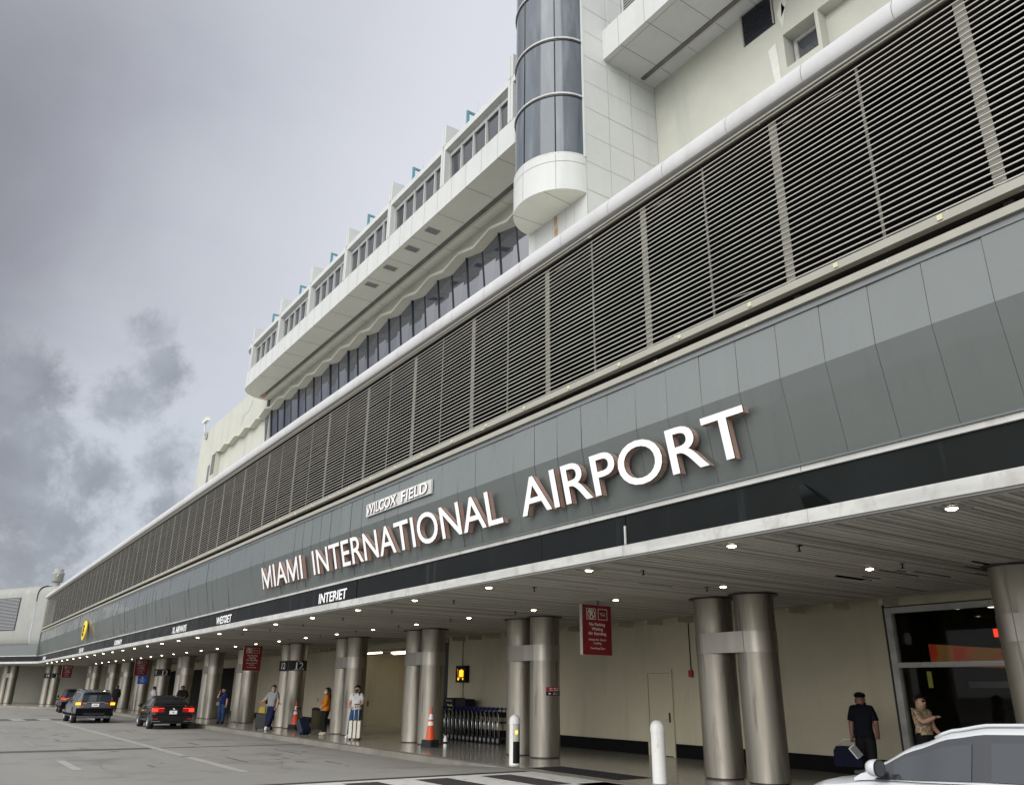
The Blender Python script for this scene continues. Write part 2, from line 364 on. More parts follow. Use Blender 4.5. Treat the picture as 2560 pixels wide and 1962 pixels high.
def menu():
    m = mat('menu_lit', (.2,.08,.03), .5); t = m.node_tree; b = t.nodes['Principled BSDF']; tcn = t.nodes.new('ShaderNodeTexCoord'); n = t.nodes.new('ShaderNodeTexNoise'); n.inputs['Scale'].default_value = 1.7
    t.links.new(tcn.outputs['Object'], n.inputs['Vector']); r = t.nodes.new('ShaderNodeValToRGB'); e = r.color_ramp
    e.elements[0].position = .35; e.elements[0].color = (.42,.22,.07,1); e.elements[1].position = .62; e.elements[1].color = (.75,.07,.03,1); k = e.elements.new(.5); k.color = (.55,.26,.08,1)
    t.links.new(n.outputs['Fac'], r.inputs[0]); t.links.new(r.outputs[0], b.inputs['Emission Color']); b.inputs['Emission Strength'].default_value = .11
    M_['menu_lit'] = m
menu()
MM('red_sign2', (.34,.012,.018), .4)
MM('lens', (.55,.54,.50), .15, coat=.5); MM('orange_glow', (.6,.2,.03), .5, emit=(1,.30,.02), estr=.4); MM('car_trim', (.035,.037,.042), .25)
MM('soffit_dark', (.39,.37,.325), .6, var=.3, scale=.7, stretch=(3,.25,1))
# ------------------------------------------------------------------ ground, road, pavement
tag(MB().quad((-1500,-1500,-.03), (1500,-1500,-.03), (1500,1500,-.03), (-1500,1500,-.03), 'ground').build('ground'), kind='structure')
tag(MB().add([(-160,-60,0),(60,-60,0),(60,11.2,0),(-74,11.2,0),(-80,9.3,0),(-87,6.3,0),(-103,-2,0),(-160,-32,0)], [tuple(range(8))], 'road').build('road'), kind='structure')
KX = [(12,11.2),(-74,11.2),(-80,9.3),(-87,6.3),(-103,-2)]
mb = MB()
def off(poly, d):
    r = []
    for i, p in enumerate(poly):
        a = Vector(poly[max(i-1,0)]); b = Vector(poly[min(i+1,len(poly)-1)]); t = (b-a).normalized(); r.append((p[0]+t.y*d, p[1]-t.x*d))
    return r
# kerb: weathered concrete, one joint every 3.05 m
def seg_pts(a, b, step):
    a = Vector(a); b = Vector(b); n = max(1, round((b-a).length/step)); return [a+(b-a)*i/n for i in range(n+1)]
for (a, b) in zip(KX[:-1], KX[1:]):
    pts = seg_pts(a, b, 3.05)
    for p, q in zip(pts[:-1], pts[1:]):
        t = (q-p).normalized(); nrm_ = Vector((t.y, -t.x)); g = t*.006; p2, q2 = p+g, q-g
        prof = [(0,-.02),(.0,.12),(.03,.148),(.27,.15),(.27,-.02)]
        vs = [(*(p2+nrm_*c[0]), c[1]) for c in prof]+[(*(q2+nrm_*c[0]), c[1]) for c in prof]
        mb.add(vs, [(i, i+1, 6+i, 5+i) for i in range(4)]+[(0,1,2,3,4),(9,8,7,6,5)], 'kerb')
tag(mb.build('kerb'), kind='structure')
inn = [(12,11.47),(-74.02,11.47),(-80.1,9.55),(-87.12,6.54),(-103.1,-1.76)]
tag(MB().add([(x,y,.146) for x,y in inn]+[(-120,6,.146),(-110,26,.146),(12,26,.146)], [tuple(range(8))], 'tile').build('pavement'), kind='structure')
# raised crossing with ramps on both sides
tag(MB().prism([(-19.6,.003),(-16.5,.143),(-8.3,.143),(-6.9,.003)], 'y', -14, 11.19, 'road', cap=True).build('raised_crossing'), kind='structure')
def mark(name, rects, z, m):
    mb = MB()
    for r in rects:
        if len(r) == 4: x0, x1, y0, y1 = r; mb.quad((x0,y0,z),(x1,y0,z),(x1,y1,z),(x0,y1,z), m)
        else: mb.quad(*[(p[0],p[1],z) for p in r[0]], m)
    return tag(mb.build(name), kind='structure')
mark('crossing_paint', [(-15.35,-8.45,2.6,11.15)], .147, 'white_paint')
blk = []
for i in range(6):
    yb = 8.18-1.5*i+1.5
    if yb > 2.6: blk.append((-15.05,-13.02,yb,yb+.71)); blk.append((-10.85,-8.9,yb,yb+.71))
    yb2 = yb+.75
    if 2.6 < yb2 < 10.5: blk.append((-12.95,-10.92,yb2,yb2+.71))
blk.append((-12.95,-10.92,10.44,11.1))
mark('crossing_bars', blk, .151, 'black_paint')
mark('crossing_edge_line', [(-15.62,-15.42,2.6,11.15)], .1475, 'black_paint')
tag(MB().quad((-16.1,11.6,.150),(-13.1,11.6,.150),(-13.1,12.52,.150),(-16.1,12.52,.150), 'plastic_dark').build('tactile_strip'), kind='structure')
mb = MB()
for i in range(38):
    for j in range(12):
        x, y = -16.04+i*.078, 11.64+j*.075; mb.box(x, x+.035, y, y+.035, .150, .155, 'rubber')
tag(mb.build('tactile_studs'), kind='structure')
mark('lane_line', [(-51.8,-19.7,6.26,6.50)], .004, 'worn_paint')
mark('lane_dash', [(-24.75,-21.8,3.22,3.42)], .004, 'worn_paint')
mark('faded_dash', [(-33.9,-30.9,3.24,3.38),(-43,-40,3.24,3.38)], .004, 'worn_faint')
mark('expansion_joint', [(-28.85,-28.15,-14,6.24),(-28.66,-28.42,6.52,11.18),(-61.2,-61.0,-14,11.1)], .004, 'joint')
fx = []
for i in range(24):
    y = -6+i*.66
    if i % 2 == 0: fx.append((-56.35,-53.75,y,y+.62))
mark('far_crossing_paint', fx+[(-53.55,-53.3,-8,11.0),(-56.8,-56.55,-8,11.0)], .006, 'worn_paint')
mark('far_crossing_bars', [(-56.35,-53.75,-6+i*.66,-6+i*.66+.62) for i in range(24) if i % 2], .006, 'road_dark')
random.seed(3)
mark('road_stain', [([(x,y),(x+w,y+.03),(x+w*.9,y+h),(x+.1,y+h*.8)],) for x,y,w,h in [(-31,7.9,1.6,.10),(-24,7.2,1.9,.08),(-26.5,9.4,2.4,.07),(-21.8,9.1,1.2,.06),(-34.6,4.3,.9,.10),(-22.5,4.9,.7,.07),(-40,7.6,1.4,.1),(-19.5,4.4,.6,.05)]], .005, 'joint')

random.seed(61); mb = MB()
for x, y, L, a in [(-26,9.6,3.2,.2),(-22.4,8.2,2.2,-.3),(-20.5,5.6,2.4,.5),(-31,7.4,2.8,.1),(-24,4.2,2.5,-.15),(-35,9.2,3,.05),(-19.8,10.2,1.6,.3)]:
    px, py = x, y
    for k in range(9):
        nx, ny = px+L/9*math.cos(a)+random.uniform(-.04,.04), py+L/9*math.sin(a)+random.uniform(-.07,.07); w = random.uniform(.006,.02)
        mb.quad((px,py-w,.0045),(nx,ny-w,.0045),(nx,ny+w,.0045),(px,py+w,.0045),'crack'); px, py = nx, ny
tag(mb.build('road_crack'), kind='structure')
mb = MB()
for i in range(34):
    x, y, r = random.uniform(-44,-19.5), random.choice((random.gauss(8.9,.5),random.gauss(4.6,.5),random.uniform(3,10.8))), random.uniform(.03,.16)
    n = 11; mb.add([(x+r*2.2*random.uniform(.6,1.2)*math.cos(2*math.pi*k/n), y+r*random.uniform(.6,1.2)*math.sin(2*math.pi*k/n), .005) for k in range(n)],[tuple(range(n))],'oil')
tag(mb.build('oil_spot'), kind='structure')

# ------------------------------------------------------------------ terminal
T = thing('terminal_building', 'long low terminal with dark louvre screen, grey-green cladding, black name band and deep canopy', 'terminal', (-40,12,0))
def tp(mb, name, label=None, parent=None):
    o = mb.build(name); p = parent or T
    o.parent = p; o.matrix_parent_inverse = Matrix.Translation((-40,12,0)).inverted() if p is T else Matrix()
    if label: o['label'] = label
    return o
XL, XR = -86.2, 6.5
# cladding
mb = MB(); pw = .6544; k0 = math.floor((XL+5.209)/pw)
random.seed(11)
for k in range(k0, 18):
    a, b = -5.209+k*pw+.004, -5.209+(k+1)*pw-.004
    if a < XL: a = XL
    j = [random.uniform(-.007,.007) for _ in range(6)]
    P = lambda x, y, z, d: (x, y+d, z)
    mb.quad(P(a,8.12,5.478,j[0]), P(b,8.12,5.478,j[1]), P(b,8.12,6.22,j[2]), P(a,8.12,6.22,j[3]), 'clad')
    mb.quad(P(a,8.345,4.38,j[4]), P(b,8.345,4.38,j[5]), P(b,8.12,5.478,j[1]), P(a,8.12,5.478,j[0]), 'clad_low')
tp(mb, 'cladding')
tp(MB().prism([(8.14,6.22),(8.14,5.48),(8.365,4.38),(9,4.38),(9,6.22)], 'x', XL, XR, 'seam'), 'cladding_backing')
# trims and the black band
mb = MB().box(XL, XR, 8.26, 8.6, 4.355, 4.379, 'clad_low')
xs = [XR-.01]+[ -5.836-4.0*i for i in range(0,21)]+[XL]
random.seed(5)
for a, b in zip(xs[1:], xs[:-1]): mb.box(a+.006, b-.006, 8.285+random.uniform(-.004,.004), 8.6, 4.285, 4.353, 'trim_white')
tp(mb, 'trim')
mb = MB(); bx = [XR,-3.1,-5.836,-9.04,-11.16,-14.4,-18.75,-21.94,-26.2,-31.9,-36,-40.5,-44.9,-49,-53.5,-57,-58.6,-62.8,-66.5,-70,-74,-78.5,-82.9,XL]
for a, b in zip(bx[1:], bx[:-1]): mb.box(a+.004, b-.004, 8.33+random.uniform(-.008,.008), 8.6, 3.835, 4.283, 'band')
# one corner of the sheet has come loose and curls outward
c0 = Vector((-5.86,8.315,3.84)); fan = []
for i in range(7):
    t = i/6; fan.append((-5.86-.02*t, 8.31-.05*math.sin(t*2.6), 3.84+.30*t)); 
fan2 = [(-5.50-.34*(i/6), 8.31-.09*math.sin(i/6*3.0)*(1-.5*i/6), 3.84+.30*(i/6)) for i in range(7)]
mb.add(fan+fan2, [(i,i+1,8+i,7+i) for i in range(6)], 'band', True)
mb.box(-9.06,-9.03,8.31,8.33,3.84,4.12,'trim_white')
tp(mb, 'name_band', 'black sheet band with dull streaks, one corner curling off')
mb = MB()
fxs = [XR,-2.9,-5.836,-9.1,-12.4,-16.3,-20.1,-24,-28,-32.1,-36.2,-41,-44.6,-49,-54,-58,-63,-68,-73,-78,XL]
for a, b in zip(fxs[1:], fxs[:-1]): mb.box(a+.003, b-.003, 8.31+random.uniform(-.006,.006), 8.6, 3.672+random.uniform(-.004,.004), 3.832, 'trim_white')
tp(mb, 'fascia')
tp(MB().box(XL, XR, 8.34, 8.43, 3.645, 3.671, 'seam'), 'drip_edge')
# canopy soffit: narrow boards with open joints, a few boards missing
mb = MB(); random.seed(21)
n = int((XR-XL)/.1)
for i in range(n):
    a = XL+i*.1; b = a+.074
    dz = random.uniform(-.007,.007); cuts = []; sm_ = random.choice(('soffit','soffit','soffit_dark'))
    if random.random() < .05: cuts.append((random.uniform(9.5,15), random.uniform(.3,1.6)))
    if -9.4 < a < -5.6 and random.random() < .42: cuts.append((random.uniform(12.6,15.2), random.uniform(.3,1.5)))
    y = 8.43
    for c in sorted(cuts)[:1]:
        if c[0] > y: mb.box(a, b, y, c[0], 3.68+dz, 3.70, sm_)
        y = c[0]+c[1]
    mb.box(a, b, y, 16.36, 3.68+dz, 3.70, sm_)
tp(mb, 'soffit', 'grey slatted canopy soffit with a few boards missing')
tp(MB().quad((XL,8.42,3.76),(XR,8.42,3.76),(XR,16.36,3.76),(XL,16.36,3.76),'void').box(XL,XR,16.36,16.40,3.66,4.2,'wall_dim').quad((XL-12,16.38,4.2),(XR,16.38,4.2),(XR,17.1,4.2),(XL-12,17.1,4.2),'wall_dim'), 'ceiling_void')
for i in range(60):
    x = -10.0-1.19*i
    if -38.6 < x < -29.1: continue
    tp(MB().box(x-.05, x+.05, 16.40, 17, 3.55, 3.78, 'wall'), 'slot_beam')
# sills between cladding and louvres
mb = MB().box(XL, XR, 8.05, 8.5, 6.305, 6.40, 'beige').box(XL, XR, 8.10, 8.5, 6.222, 6.303, 'clad')
mb.box(XL, XR, 8.05, 8.16, 6.545, 6.65, 'beige')
for i in range(34):
    x = -2.95-2.58*i
    mb.box(x-.05, x+.05, 8.2, 8.3, 6.41, 6.54, 'recess')
    for d in (.62, 1.9): mb.box(x-d-.03, x-d+.03, 8.035, 8.05, 6.57, 6.63, 'clip')
tp(mb, 'sill')
tp(MB().box(XL, XR, 8.42, 8.46, 6.40, 6.545, 'recess').box(XL, XR, 8.75, 8.8, 6.545, 9.3, 'void').box(XL, XR, 8.17, 8.75, 6.55, 6.60, 'recess'), 'plenum')
mb = MB(); random.seed(8)
for k in range(32):
    z = 6.69+k*.0786
    for i in range(35):
        a = -2.95-2.58*i+2.58; b = a-2.58
        if a < XL+.6: break
        dz = random.uniform(-.0035,.0035); mb.box(max(b, XL+.5), a, 8.078, 8.090, z-.0068+dz, z+.0068+dz, 'slat')
for x0_, x1_, za, zb in ((-5.35,-4.45,9.02,8.93),(-7.9,-7.15,9.05,8.96),(-10.4,-9.6,9.03,8.97),(-6.6,-6.1,6.86,6.80)): mb.tube([(x0_,8.10,za),(x1_,8.10,zb)],.005,'slat',5)
tp(mb, 'louvre_screen')
for i in range(-2, 65):
    x = -2.95-1.29*i
    if x < XL+.4: break
    w = .062 if i % 2 == 0 else .018
    mb = MB().box(x-w, x+w, 8.12, 8.13, 6.65, 9.2, 'post')  # post colour darkened to paint in the shade behind the slats
    if i % 2 == 0 and i < 12:
        for k in range(32): mb.box(x-w-.004, x+w+.004, 8.117, 8.1195, 6.655+k*.0786, 6.676+k*.0786, 'beige')
    tp(mb, 'louvre_post')
# cornice: bullnose in short lengths
prof = [(8.08,9.27),(8.0,9.285),(7.945,9.34),(7.925,9.42),(7.935,9.52),(7.975,9.615),(8.04,9.69),(8.13,9.75),(8.26,9.795),(8.45,9.825),(8.8,9.84),(10,9.84)]
mb = MB()
for i in range(-6, 66):
    b = -2.3-1.29*i; a = b-1.29
    if b < XL-.8: break
    mb.strip(prof, 'x', a+.004, b-.004, 'cornice', True)
mb.strip([(y+.012,z-.012) for y,z in prof], 'x', XL-1, XR, 'seam', True)
tp(sharp(mb.build('tmp'),50) if 0 else mb, 'cornice')
tp(MB().box(XL, XR, 8.0, 8.75, 9.24, 9.262, 'beige').box(XL, XR, 8.03, 8.75, 9.205, 9.232, 'beige').box(XL, XR, 8.06, 8.75, 9.185, 9.2, 'recess'), 'cornice_drip')
tp(MB().quad((XL-2,9.9,9.83),(XR,9.9,9.83),(XR,17.5,9.83),(XL-2,17.5,9.83),'roofing'), 'roof')
# rear wall with its openings
mb = MB()
for a, b in [(-4.4,XR),(-28.98,-10.30),(-56.8,-38.5),(-63.9,-62),(-72,-68),(-92,-76)]: mb.box(a, b, 17, 17.2, .146, 4.25, 'wall')
mb.box(-10.30,-4.4,17,17.2,3.56,4.25,'wall')
for a, b in [(-62,-56.8),(-68,-63.9),(-76,-72)]: mb.box(a, b, 17, 17.2, 3.05, 4.25, 'wall')
mb.box(-38.5,-28.98,17.0,17.2,3.45,4.25,'wall')
tp(mb, 'rear_wall', 'cream painted wall under the canopy')
for a, b, h in ((-28.9,-17.86,.48),(-16.80,-10.32,.48),(-56.7,-38.6,.40)): tp(MB().box(a,b,16.978,17,.147,h,'base_black'), 'baseboard')
tp(MB().box(-29.32,-28.98,16.985,17.0,.147,3.7,'black_trim'), 'black_jamb')
# vestibule and dark entrances
mb = MB()
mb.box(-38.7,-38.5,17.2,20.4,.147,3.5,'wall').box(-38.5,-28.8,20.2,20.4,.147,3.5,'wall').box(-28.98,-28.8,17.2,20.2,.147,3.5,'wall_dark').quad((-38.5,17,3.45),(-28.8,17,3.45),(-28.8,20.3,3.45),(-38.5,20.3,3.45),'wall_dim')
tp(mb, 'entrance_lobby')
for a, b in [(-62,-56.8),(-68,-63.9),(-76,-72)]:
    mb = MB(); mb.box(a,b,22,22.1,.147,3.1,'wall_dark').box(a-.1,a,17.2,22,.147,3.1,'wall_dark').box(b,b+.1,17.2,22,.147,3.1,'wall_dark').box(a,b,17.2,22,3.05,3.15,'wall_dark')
    tp(mb, 'entrance_lobby')
for i,(x,y) in enumerate([(-37.2,17.7),(-35.6,18.2),(-36.6,18.8),(-34.2,18.9)]):
    tp(MB().box(x-.75,x+.75,y-.04,y+.04,3.38,3.43,'tube'), 'ceiling_tube')
for x in (-59.2,-65.8): tp(MB().box(x-.6,x+.6,18.2,18.28,2.96,3.02,'tube'), 'ceiling_tube')
# service door
tp(MB().box(-17.76,-16.86,16.985,17,.147,2.28,'recess'),'door_gap')
d = tp(MB().box(-17.735,-16.885,16.975,17,.165,2.262,'wall'), 'service_door')
tp(MB().box(-17.82,-17.75,16.955,17,.147,2.36,'wall').box(-16.86,-16.79,16.94,17,.147,2.36,'wall').box(-17.75,-16.88,16.955,17,2.27,2.36,'wall').box(-17.75,-16.88,16.98,17,2.36,2.42,'wall'), 'door_frame', None, d)
tp(MB().box(-16.98,-16.93,16.955,16.975,1.0,1.25,'black_trim').cyl((-17.03,16.93,1.07),(-16.95,16.93,1.07),.012,'chrome',8).cyl((-16.955,16.93,1.07),(-16.955,16.975,1.07),.012,'chrome',8), 'door_handle', None, d)
tp(MB().box(-17.76,-17.735,16.95,16.975,.5,.62,'grey_metal').box(-17.76,-17.735,16.95,16.975,1.9,2.02,'grey_metal'), 'hinge', None, d)
# vestibule door handle on the left side wall
tp(MB().box(-38.49,-38.47,18.1,18.16,1.0,1.25,'black_trim'), 'door_handle')
# shop window at the right end
w = tp(MB().box(-10.28,-10.14,16.96,17.12,.147,3.53,'trim_white').box(-10.14,-4.4,16.96,17.12,3.41,3.53,'trim_white').box(-10.14,-4.4,16.965,17.12,2.30,2.40,'trim_white').box(-10.14,-4.4,16.96,17.12,.147,.26,'trim_white').box(-6.7,-6.6,16.965,17.12,.26,3.41,'trim_white').box(-10.34,-10.29,16.98,17,.147,3.6,'black_trim'), 'shop_window')
tp(MB().quad((-10.14,17.05,.26),(-4.4,17.05,.26),(-4.4,17.05,3.41),(-10.14,17.05,3.41),'glass_clear'), 'pane', None, w)
# interior seen through the shop window
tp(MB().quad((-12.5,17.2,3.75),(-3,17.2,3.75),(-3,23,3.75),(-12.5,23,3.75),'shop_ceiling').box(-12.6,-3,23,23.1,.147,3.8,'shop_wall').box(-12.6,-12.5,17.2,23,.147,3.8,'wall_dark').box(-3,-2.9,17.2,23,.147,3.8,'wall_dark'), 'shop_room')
mb = MB().quad((-11.1,20,2.44),(-6.5,20,2.2),(-6.5,20,2.5),(-11.1,20,2.93),'menu_lit')
tp(mb, 'menu_board', 'orange and red backlit board inside the shop')
tp(MB().box(-9.5,-9.42,19.95,20,3.02,3.2,'red_lit'), 'exit_light')
tp(MB().box(-10.24,-6,19.9,20,1.93,2.07,'grey_metal'), 'shelf')
tp(MB().box(-11.2,-11.14,19.9,20,1.93,2.3,'clip_lit'), 'menu_strip')
for x,y in [(-10.3,20),(-9.5,20.2),(-8.2,20.6)]: tp(MB().lathe([(0,0),(.13,0),(.13,.03)],'tube',(x,y,3.70),12), 'ceiling_lamp')

# ------------------------------------------------------------------ the wing that turns towards the viewer at the far end
AN = math.atan2(.436,.9); WM = Matrix.Translation((-86.2,8.35,0)) @ Matrix.Rotation(AN,4,'Z')
WG = thing('terminal_wing', 'cream rounded wing at the far end of the terminal, turned towards the road', 'terminal wing', (-86.2,8.35,0), AN)
def wp(mb, name, label=None):
    o = mb.build(name, WG)
    if label: o['label'] = label
    return o
W0 = -32
mb = MB(); pr = [(.34,5.18),(.05,5.25),(-.14,5.48),(-.23,5.9),(-.25,6.4),(-.25,9.75),(-.2,10.05),(-.06,10.32),(.18,10.5),(.5,10.6),(9,10.62)]
mb.strip(pr,'x',W0,-1.9,'wing',True)
for a in (-1.9,-4.4,-6.9): mb.strip([(y-.006,z+.006) for y,z in pr[:9]],'x',a-.02,a,'seam',True)
mb.strip([(y+.10,z-.1) for y,z in pr],'x',-1.9,.3,'wing',True)
wp(mb,'upper_wall','cream wall with rounded top and underside')
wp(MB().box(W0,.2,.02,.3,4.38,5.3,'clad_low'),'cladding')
wp(MB().box(W0,.1,-.03,.3,3.835,4.29,'band').box(W0,.1,-.05,.3,4.29,4.36,'trim_white'),'name_band')
wp(MB().box(W0,.1,-.05,.3,3.67,3.832,'trim_white'),'fascia')
wp(MB().box(W0,3,.30,9,3.68,3.72,'soffit'),'soffit')
wp(MB().box(W0,6,8.8,9,.146,3.9,'wall_dim'),'rear_wall')
mb = MB().box(-8.6,-4.3,-.30,-.24,6.6,9.55,'mullion_dark')
for k in range(22): mb.box(-8.55,-4.35,-.34,-.30,6.68+k*.13,6.72+k*.13,'grey_metal')
wp(mb,'louvre_window','blue grey louvred opening')
wp(MB().box(-20,-12,-.30,-.24,6.6,9.55,'mullion_dark'),'louvre_window')
# corner strip where the louvre screen ends
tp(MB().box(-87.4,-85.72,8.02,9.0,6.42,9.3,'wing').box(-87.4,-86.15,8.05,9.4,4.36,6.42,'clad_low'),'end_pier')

# roof fan on the wing
F = thing('roof_fan', 'white mushroom exhaust fan on the far roof beside the sky', 'exhaust fan', (-92,9.1,10.62))
MB().lathe([(.30,0),(.30,.75)],'concrete',n=20).build('curb',F)
MB().lathe([(.44,.75),(.51,.82),(.51,1.45),(.55,1.5),(.55,1.62),(.43,1.72),(.43,1.95),(.4,2.02),(0,2.05)],'wing',n=24).lathe([(.0,.74),(.44,.75)],'groove',n=24).build('hood',F)
mb = MB().tube([(-.9,-.4,0),(-.9,-.4,.8)],.03,'grey_metal').tube([(-.9,-.4,.8),(.95,-.4,.8)],.03,'grey_metal').tube([(.8,0,.9),(.95,-.2,1.2),(.78,0,1.6)],.04,'grey_metal'); mb.build('bracket',F)

# ------------------------------------------------------------------ hotel over the terminal
H = thing('hotel_building', 'pale hotel block rising behind the terminal roof with finned upper storey and dark window strip', 'hotel', (-40,16,9.8))
HI = Matrix.Translation((-40,16,9.8)).inverted()
def hp(mb, name, label=None, parent=None):
    o = mb.build(name); o.parent = parent or H
    if not parent: o.matrix_parent_inverse = HI
    if label: o['label'] = label
    return o
# projecting floor band, rounded at its left end: plan outline x,y
def band_plan(x1, yf, yb, r):
    p = [(x1, yf)]
    xe = -53.9
    for i in range(11):
        a = R(90)*i/10; p.append((xe+r-r*math.sin(a)-0.0, yf+r-r*math.cos(a)))
    return p+[(xe, yb), (x1, yb)]
plan = band_plan(-17.9, 14.0, 16.5, 1.9)
def extr(mb, plan, z0, z1, m, smooth=False, top='hotel', bot=None):
    n = len(plan)
    for i in range(n):
        a, b = plan[i], plan[(i+1) % n]; mb.add([(*a,z0),(*b,z0),(*b,z1),(*a,z1)], [(0,1,2,3)], m, smooth)
    mb.add([(*p,z1) for p in plan], [tuple(range(n))], top); mb.add([(*p,z0) for p in plan], [tuple(range(n))[::-1]], bot or m)
    return mb
mb = extr(MB(), plan, 20.78, 21.92, 'hotel', False, 'hotel', 'hotel_soffit')
for i in range(30):
    x = -19.2-1.16*i
    if x > -52: mb.box(x-.006,x+.006,13.994,14.0,20.785,21.92,'seam')
    if i % 2 == 0 and x > -51: mb.box(x-.008,x+.008,14.0,16.19,20.772,20.78,'seam')
mb.box(-52.6,-18,15.40,15.62,20.765,20.78,'groove')
mb.box(-52.9,-18,15.62,15.72,20.74,20.78,'stucco')
hp(mb,'floor_band')
mb = MB().box(-53.3,-52.7,15.35,15.66,20.70,20.79,'rust'); hp(mb,'rust_patch')
for x in (-27.5,-29.4,-31.6,-33.7):
    mb = MB().box(x-.20,x+.20,14.22,14.85,20.755,20.775,'grey_metal')
    for k in range(9): mb.box(x-.18,x+.18,14.26+k*.065,14.285+k*.065,20.745,20.755,'groove')
    hp(mb,'soffit_vent')
# recessed upper windows
upw = hp(MB().box(-53.4,-17.95,14.42,15.6,21.92,22.1,'hotel').box(-53.2,-17.95,15.0,15.3,22.1,23.6,'void'),'window_sill')
hp(extr(MB(), [(-17.9,14.0)]+[(x, y) for x, y in band_plan(-17.9,14.0,16.4,1.5)[1:-1]]+[(-17.9,16.4)], 23.68, 23.97, 'hotel'),'roof_beam')
hp(MB().box(-53.2,-17.9,15.6,16.4,23.97,24.12,'hotel'),'roof_upstand')
FX = [-51.9,-46.55,-41.42,-36.3,-31.15,-26.0,-20.85]
for i, x in enumerate(FX):
    mb = MB().box(x, x+.34, 13.985, 15.75, 23.972, 25.02, 'hotel').box(x, x+.34, 13.985, 14.6, 21.92, 23.678, 'hotel')
    mb.box(x+.16,x+.175,13.98,13.985,21.92,25.02,'seam')
    hp(mb,'fin')
for i, x in enumerate(FX):
    xe = FX[i+1] if i+1 < len(FX) else -17.9
    a, b = x+.34, xe
    wdw = MB(); n = 5; st = (b-a)/n
    for k in range(n+1): wdw.box(a+k*st-.025, a+k*st+.025, 14.22, 14.34, 21.92, 23.68, 'mullion')
    wdw.box(a,b,14.26,14.38,23.46,23.68,'hotel')
    wo = hp(wdw,'window')
    mb = MB(); random.seed(40+i)
    for k in range(n):
        t = random.uniform(-.006,.006)
        mb.quad((a+k*st,14.30+.06,21.92),(a+(k+1)*st,14.30+.06+t,21.92),(a+(k+1)*st,14.30+t*.5,23.65),(a+k*st,14.30,23.65),'glass_upper')
    hp(mb,'pane',None,wo)
hp(MB().box(-53.5,-53.3,14.9,16.2,21.92,23.68,'hotel').box(-52.3,-51.9,14.9,16.2,21.92,23.68,'hotel'),'end_wall')
# main wall: upper zone proud, folded slab, dark window strip below
hp(MB().box(-72.2,-18.0,16.2,17.6,20.22,22.78,'stucco'),'upper_wall')
hp(MB().box(-53.95,-53.55,16.1,16.2,20.2,20.75,'groove'),'dark_stain')
zx = [-18.1]; zz = [20.02]
x = -19.83
xs_ = [-19.83-1.306*k for k in range(0,37)]
fold = [(xx, 20.12 if k % 2 == 0 else 19.82) for k, xx in enumerate(xs_)]
fold = [( -18.0, 19.86)]+fold
mb = MB()
for (xa,za),(xb,zb) in zip(fold[:-1],fold[1:]):
    d = xa < -54.4
    yf = 16.17 if d else 15.95
    mb.add([(xa,yf,za),(xb,yf,zb),(xb,yf,zb+.13),(xa,yf,za+.13),(xa,16.62,za),(xb,16.62,zb),(xb,16.62,zb+.13),(xa,16.62,za+.13)], [(0,1,2,3),(0,4,5,1),(3,2,6,7),(0,3,7,4),(1,5,6,2)], 'slab')
    if d: mb.add([(xa,16.19,za+.1),(xb,16.19,zb+.1),(xb,16.19,20.3),(xa,16.19,20.3)], [(0,1,2,3)], 'stucco')
hp(mb,'folded_canopy','zigzag concrete slab over the dark window strip')
mb = MB().box(-66.6,-54.15,16.62,17.4,9.6,20.4,'stucco').box(-72.2,-66.6,16.2,17.6,9.6,20.22,'stucco')
hp(mb,'lower_wall')
hp(MB().box(-67.55,-66.62,16.17,16.2,18.2,19.92,'groove'),'recess_window')
mb = MB().box(-68.5,-67.85,16.17,16.2,17.5,19.25,'grey_metal')
for k in range(14): mb.box(-68.45,-67.9,16.15,16.17,17.6+k*.115,17.64+k*.115,'groove')
hp(mb,'wall_vent')
mb = MB(); random.seed(77)
for pts in [[(-59.4,21.2),(-58.6,21.5),(-58.2,21.9),(-57.6,22.2),(-57.8,21.7),(-58.5,21.2)],[(-60.4,20.6),(-60,21.3),(-59.2,21.6),(-59.6,21.1),(-60.1,20.5)],[(-57.5,22.4),(-56.9,22.7),(-56.2,22.7),(-56.6,22.3)]]:
    mb.add([(x,16.196,z) for x,z in pts],[tuple(range(len(pts)))],'patch_grey')
hp(mb,'peeling_patch')
wo = MB()
for k, (xx, z) in enumerate(fold):
    if xx < -54.3: break
    wo.add([(xx+i,16.40+.09*(20-zz)+j,zz) for zz in (16.2,z) for i,j in ((-.03,0),(.03,0),(.03,.12),(-.03,.12))],[(0,1,5,4),(1,2,6,5),(3,0,4,7)],'mullion_dark')
wo.box(-54.2,-54.1,16.45,16.62,9.8,20.1,'stucco')
wo = hp(wo,'window_strip')
mb = MB(); random.seed(19)
for (xa,za),(xb,zb) in zip(fold[:-1],fold[1:]):
    if xa < -54.2: break
    t = random.uniform(-.01,.01); u = random.uniform(-.012,.012)
    mb.quad((xb,16.45+.342+t,16.2),(xa,16.45+.342,16.2),(xa,16.45+u,za),(xb,16.45+t+u,zb),'glass_hotel')
hp(mb,'pane',None,wo)
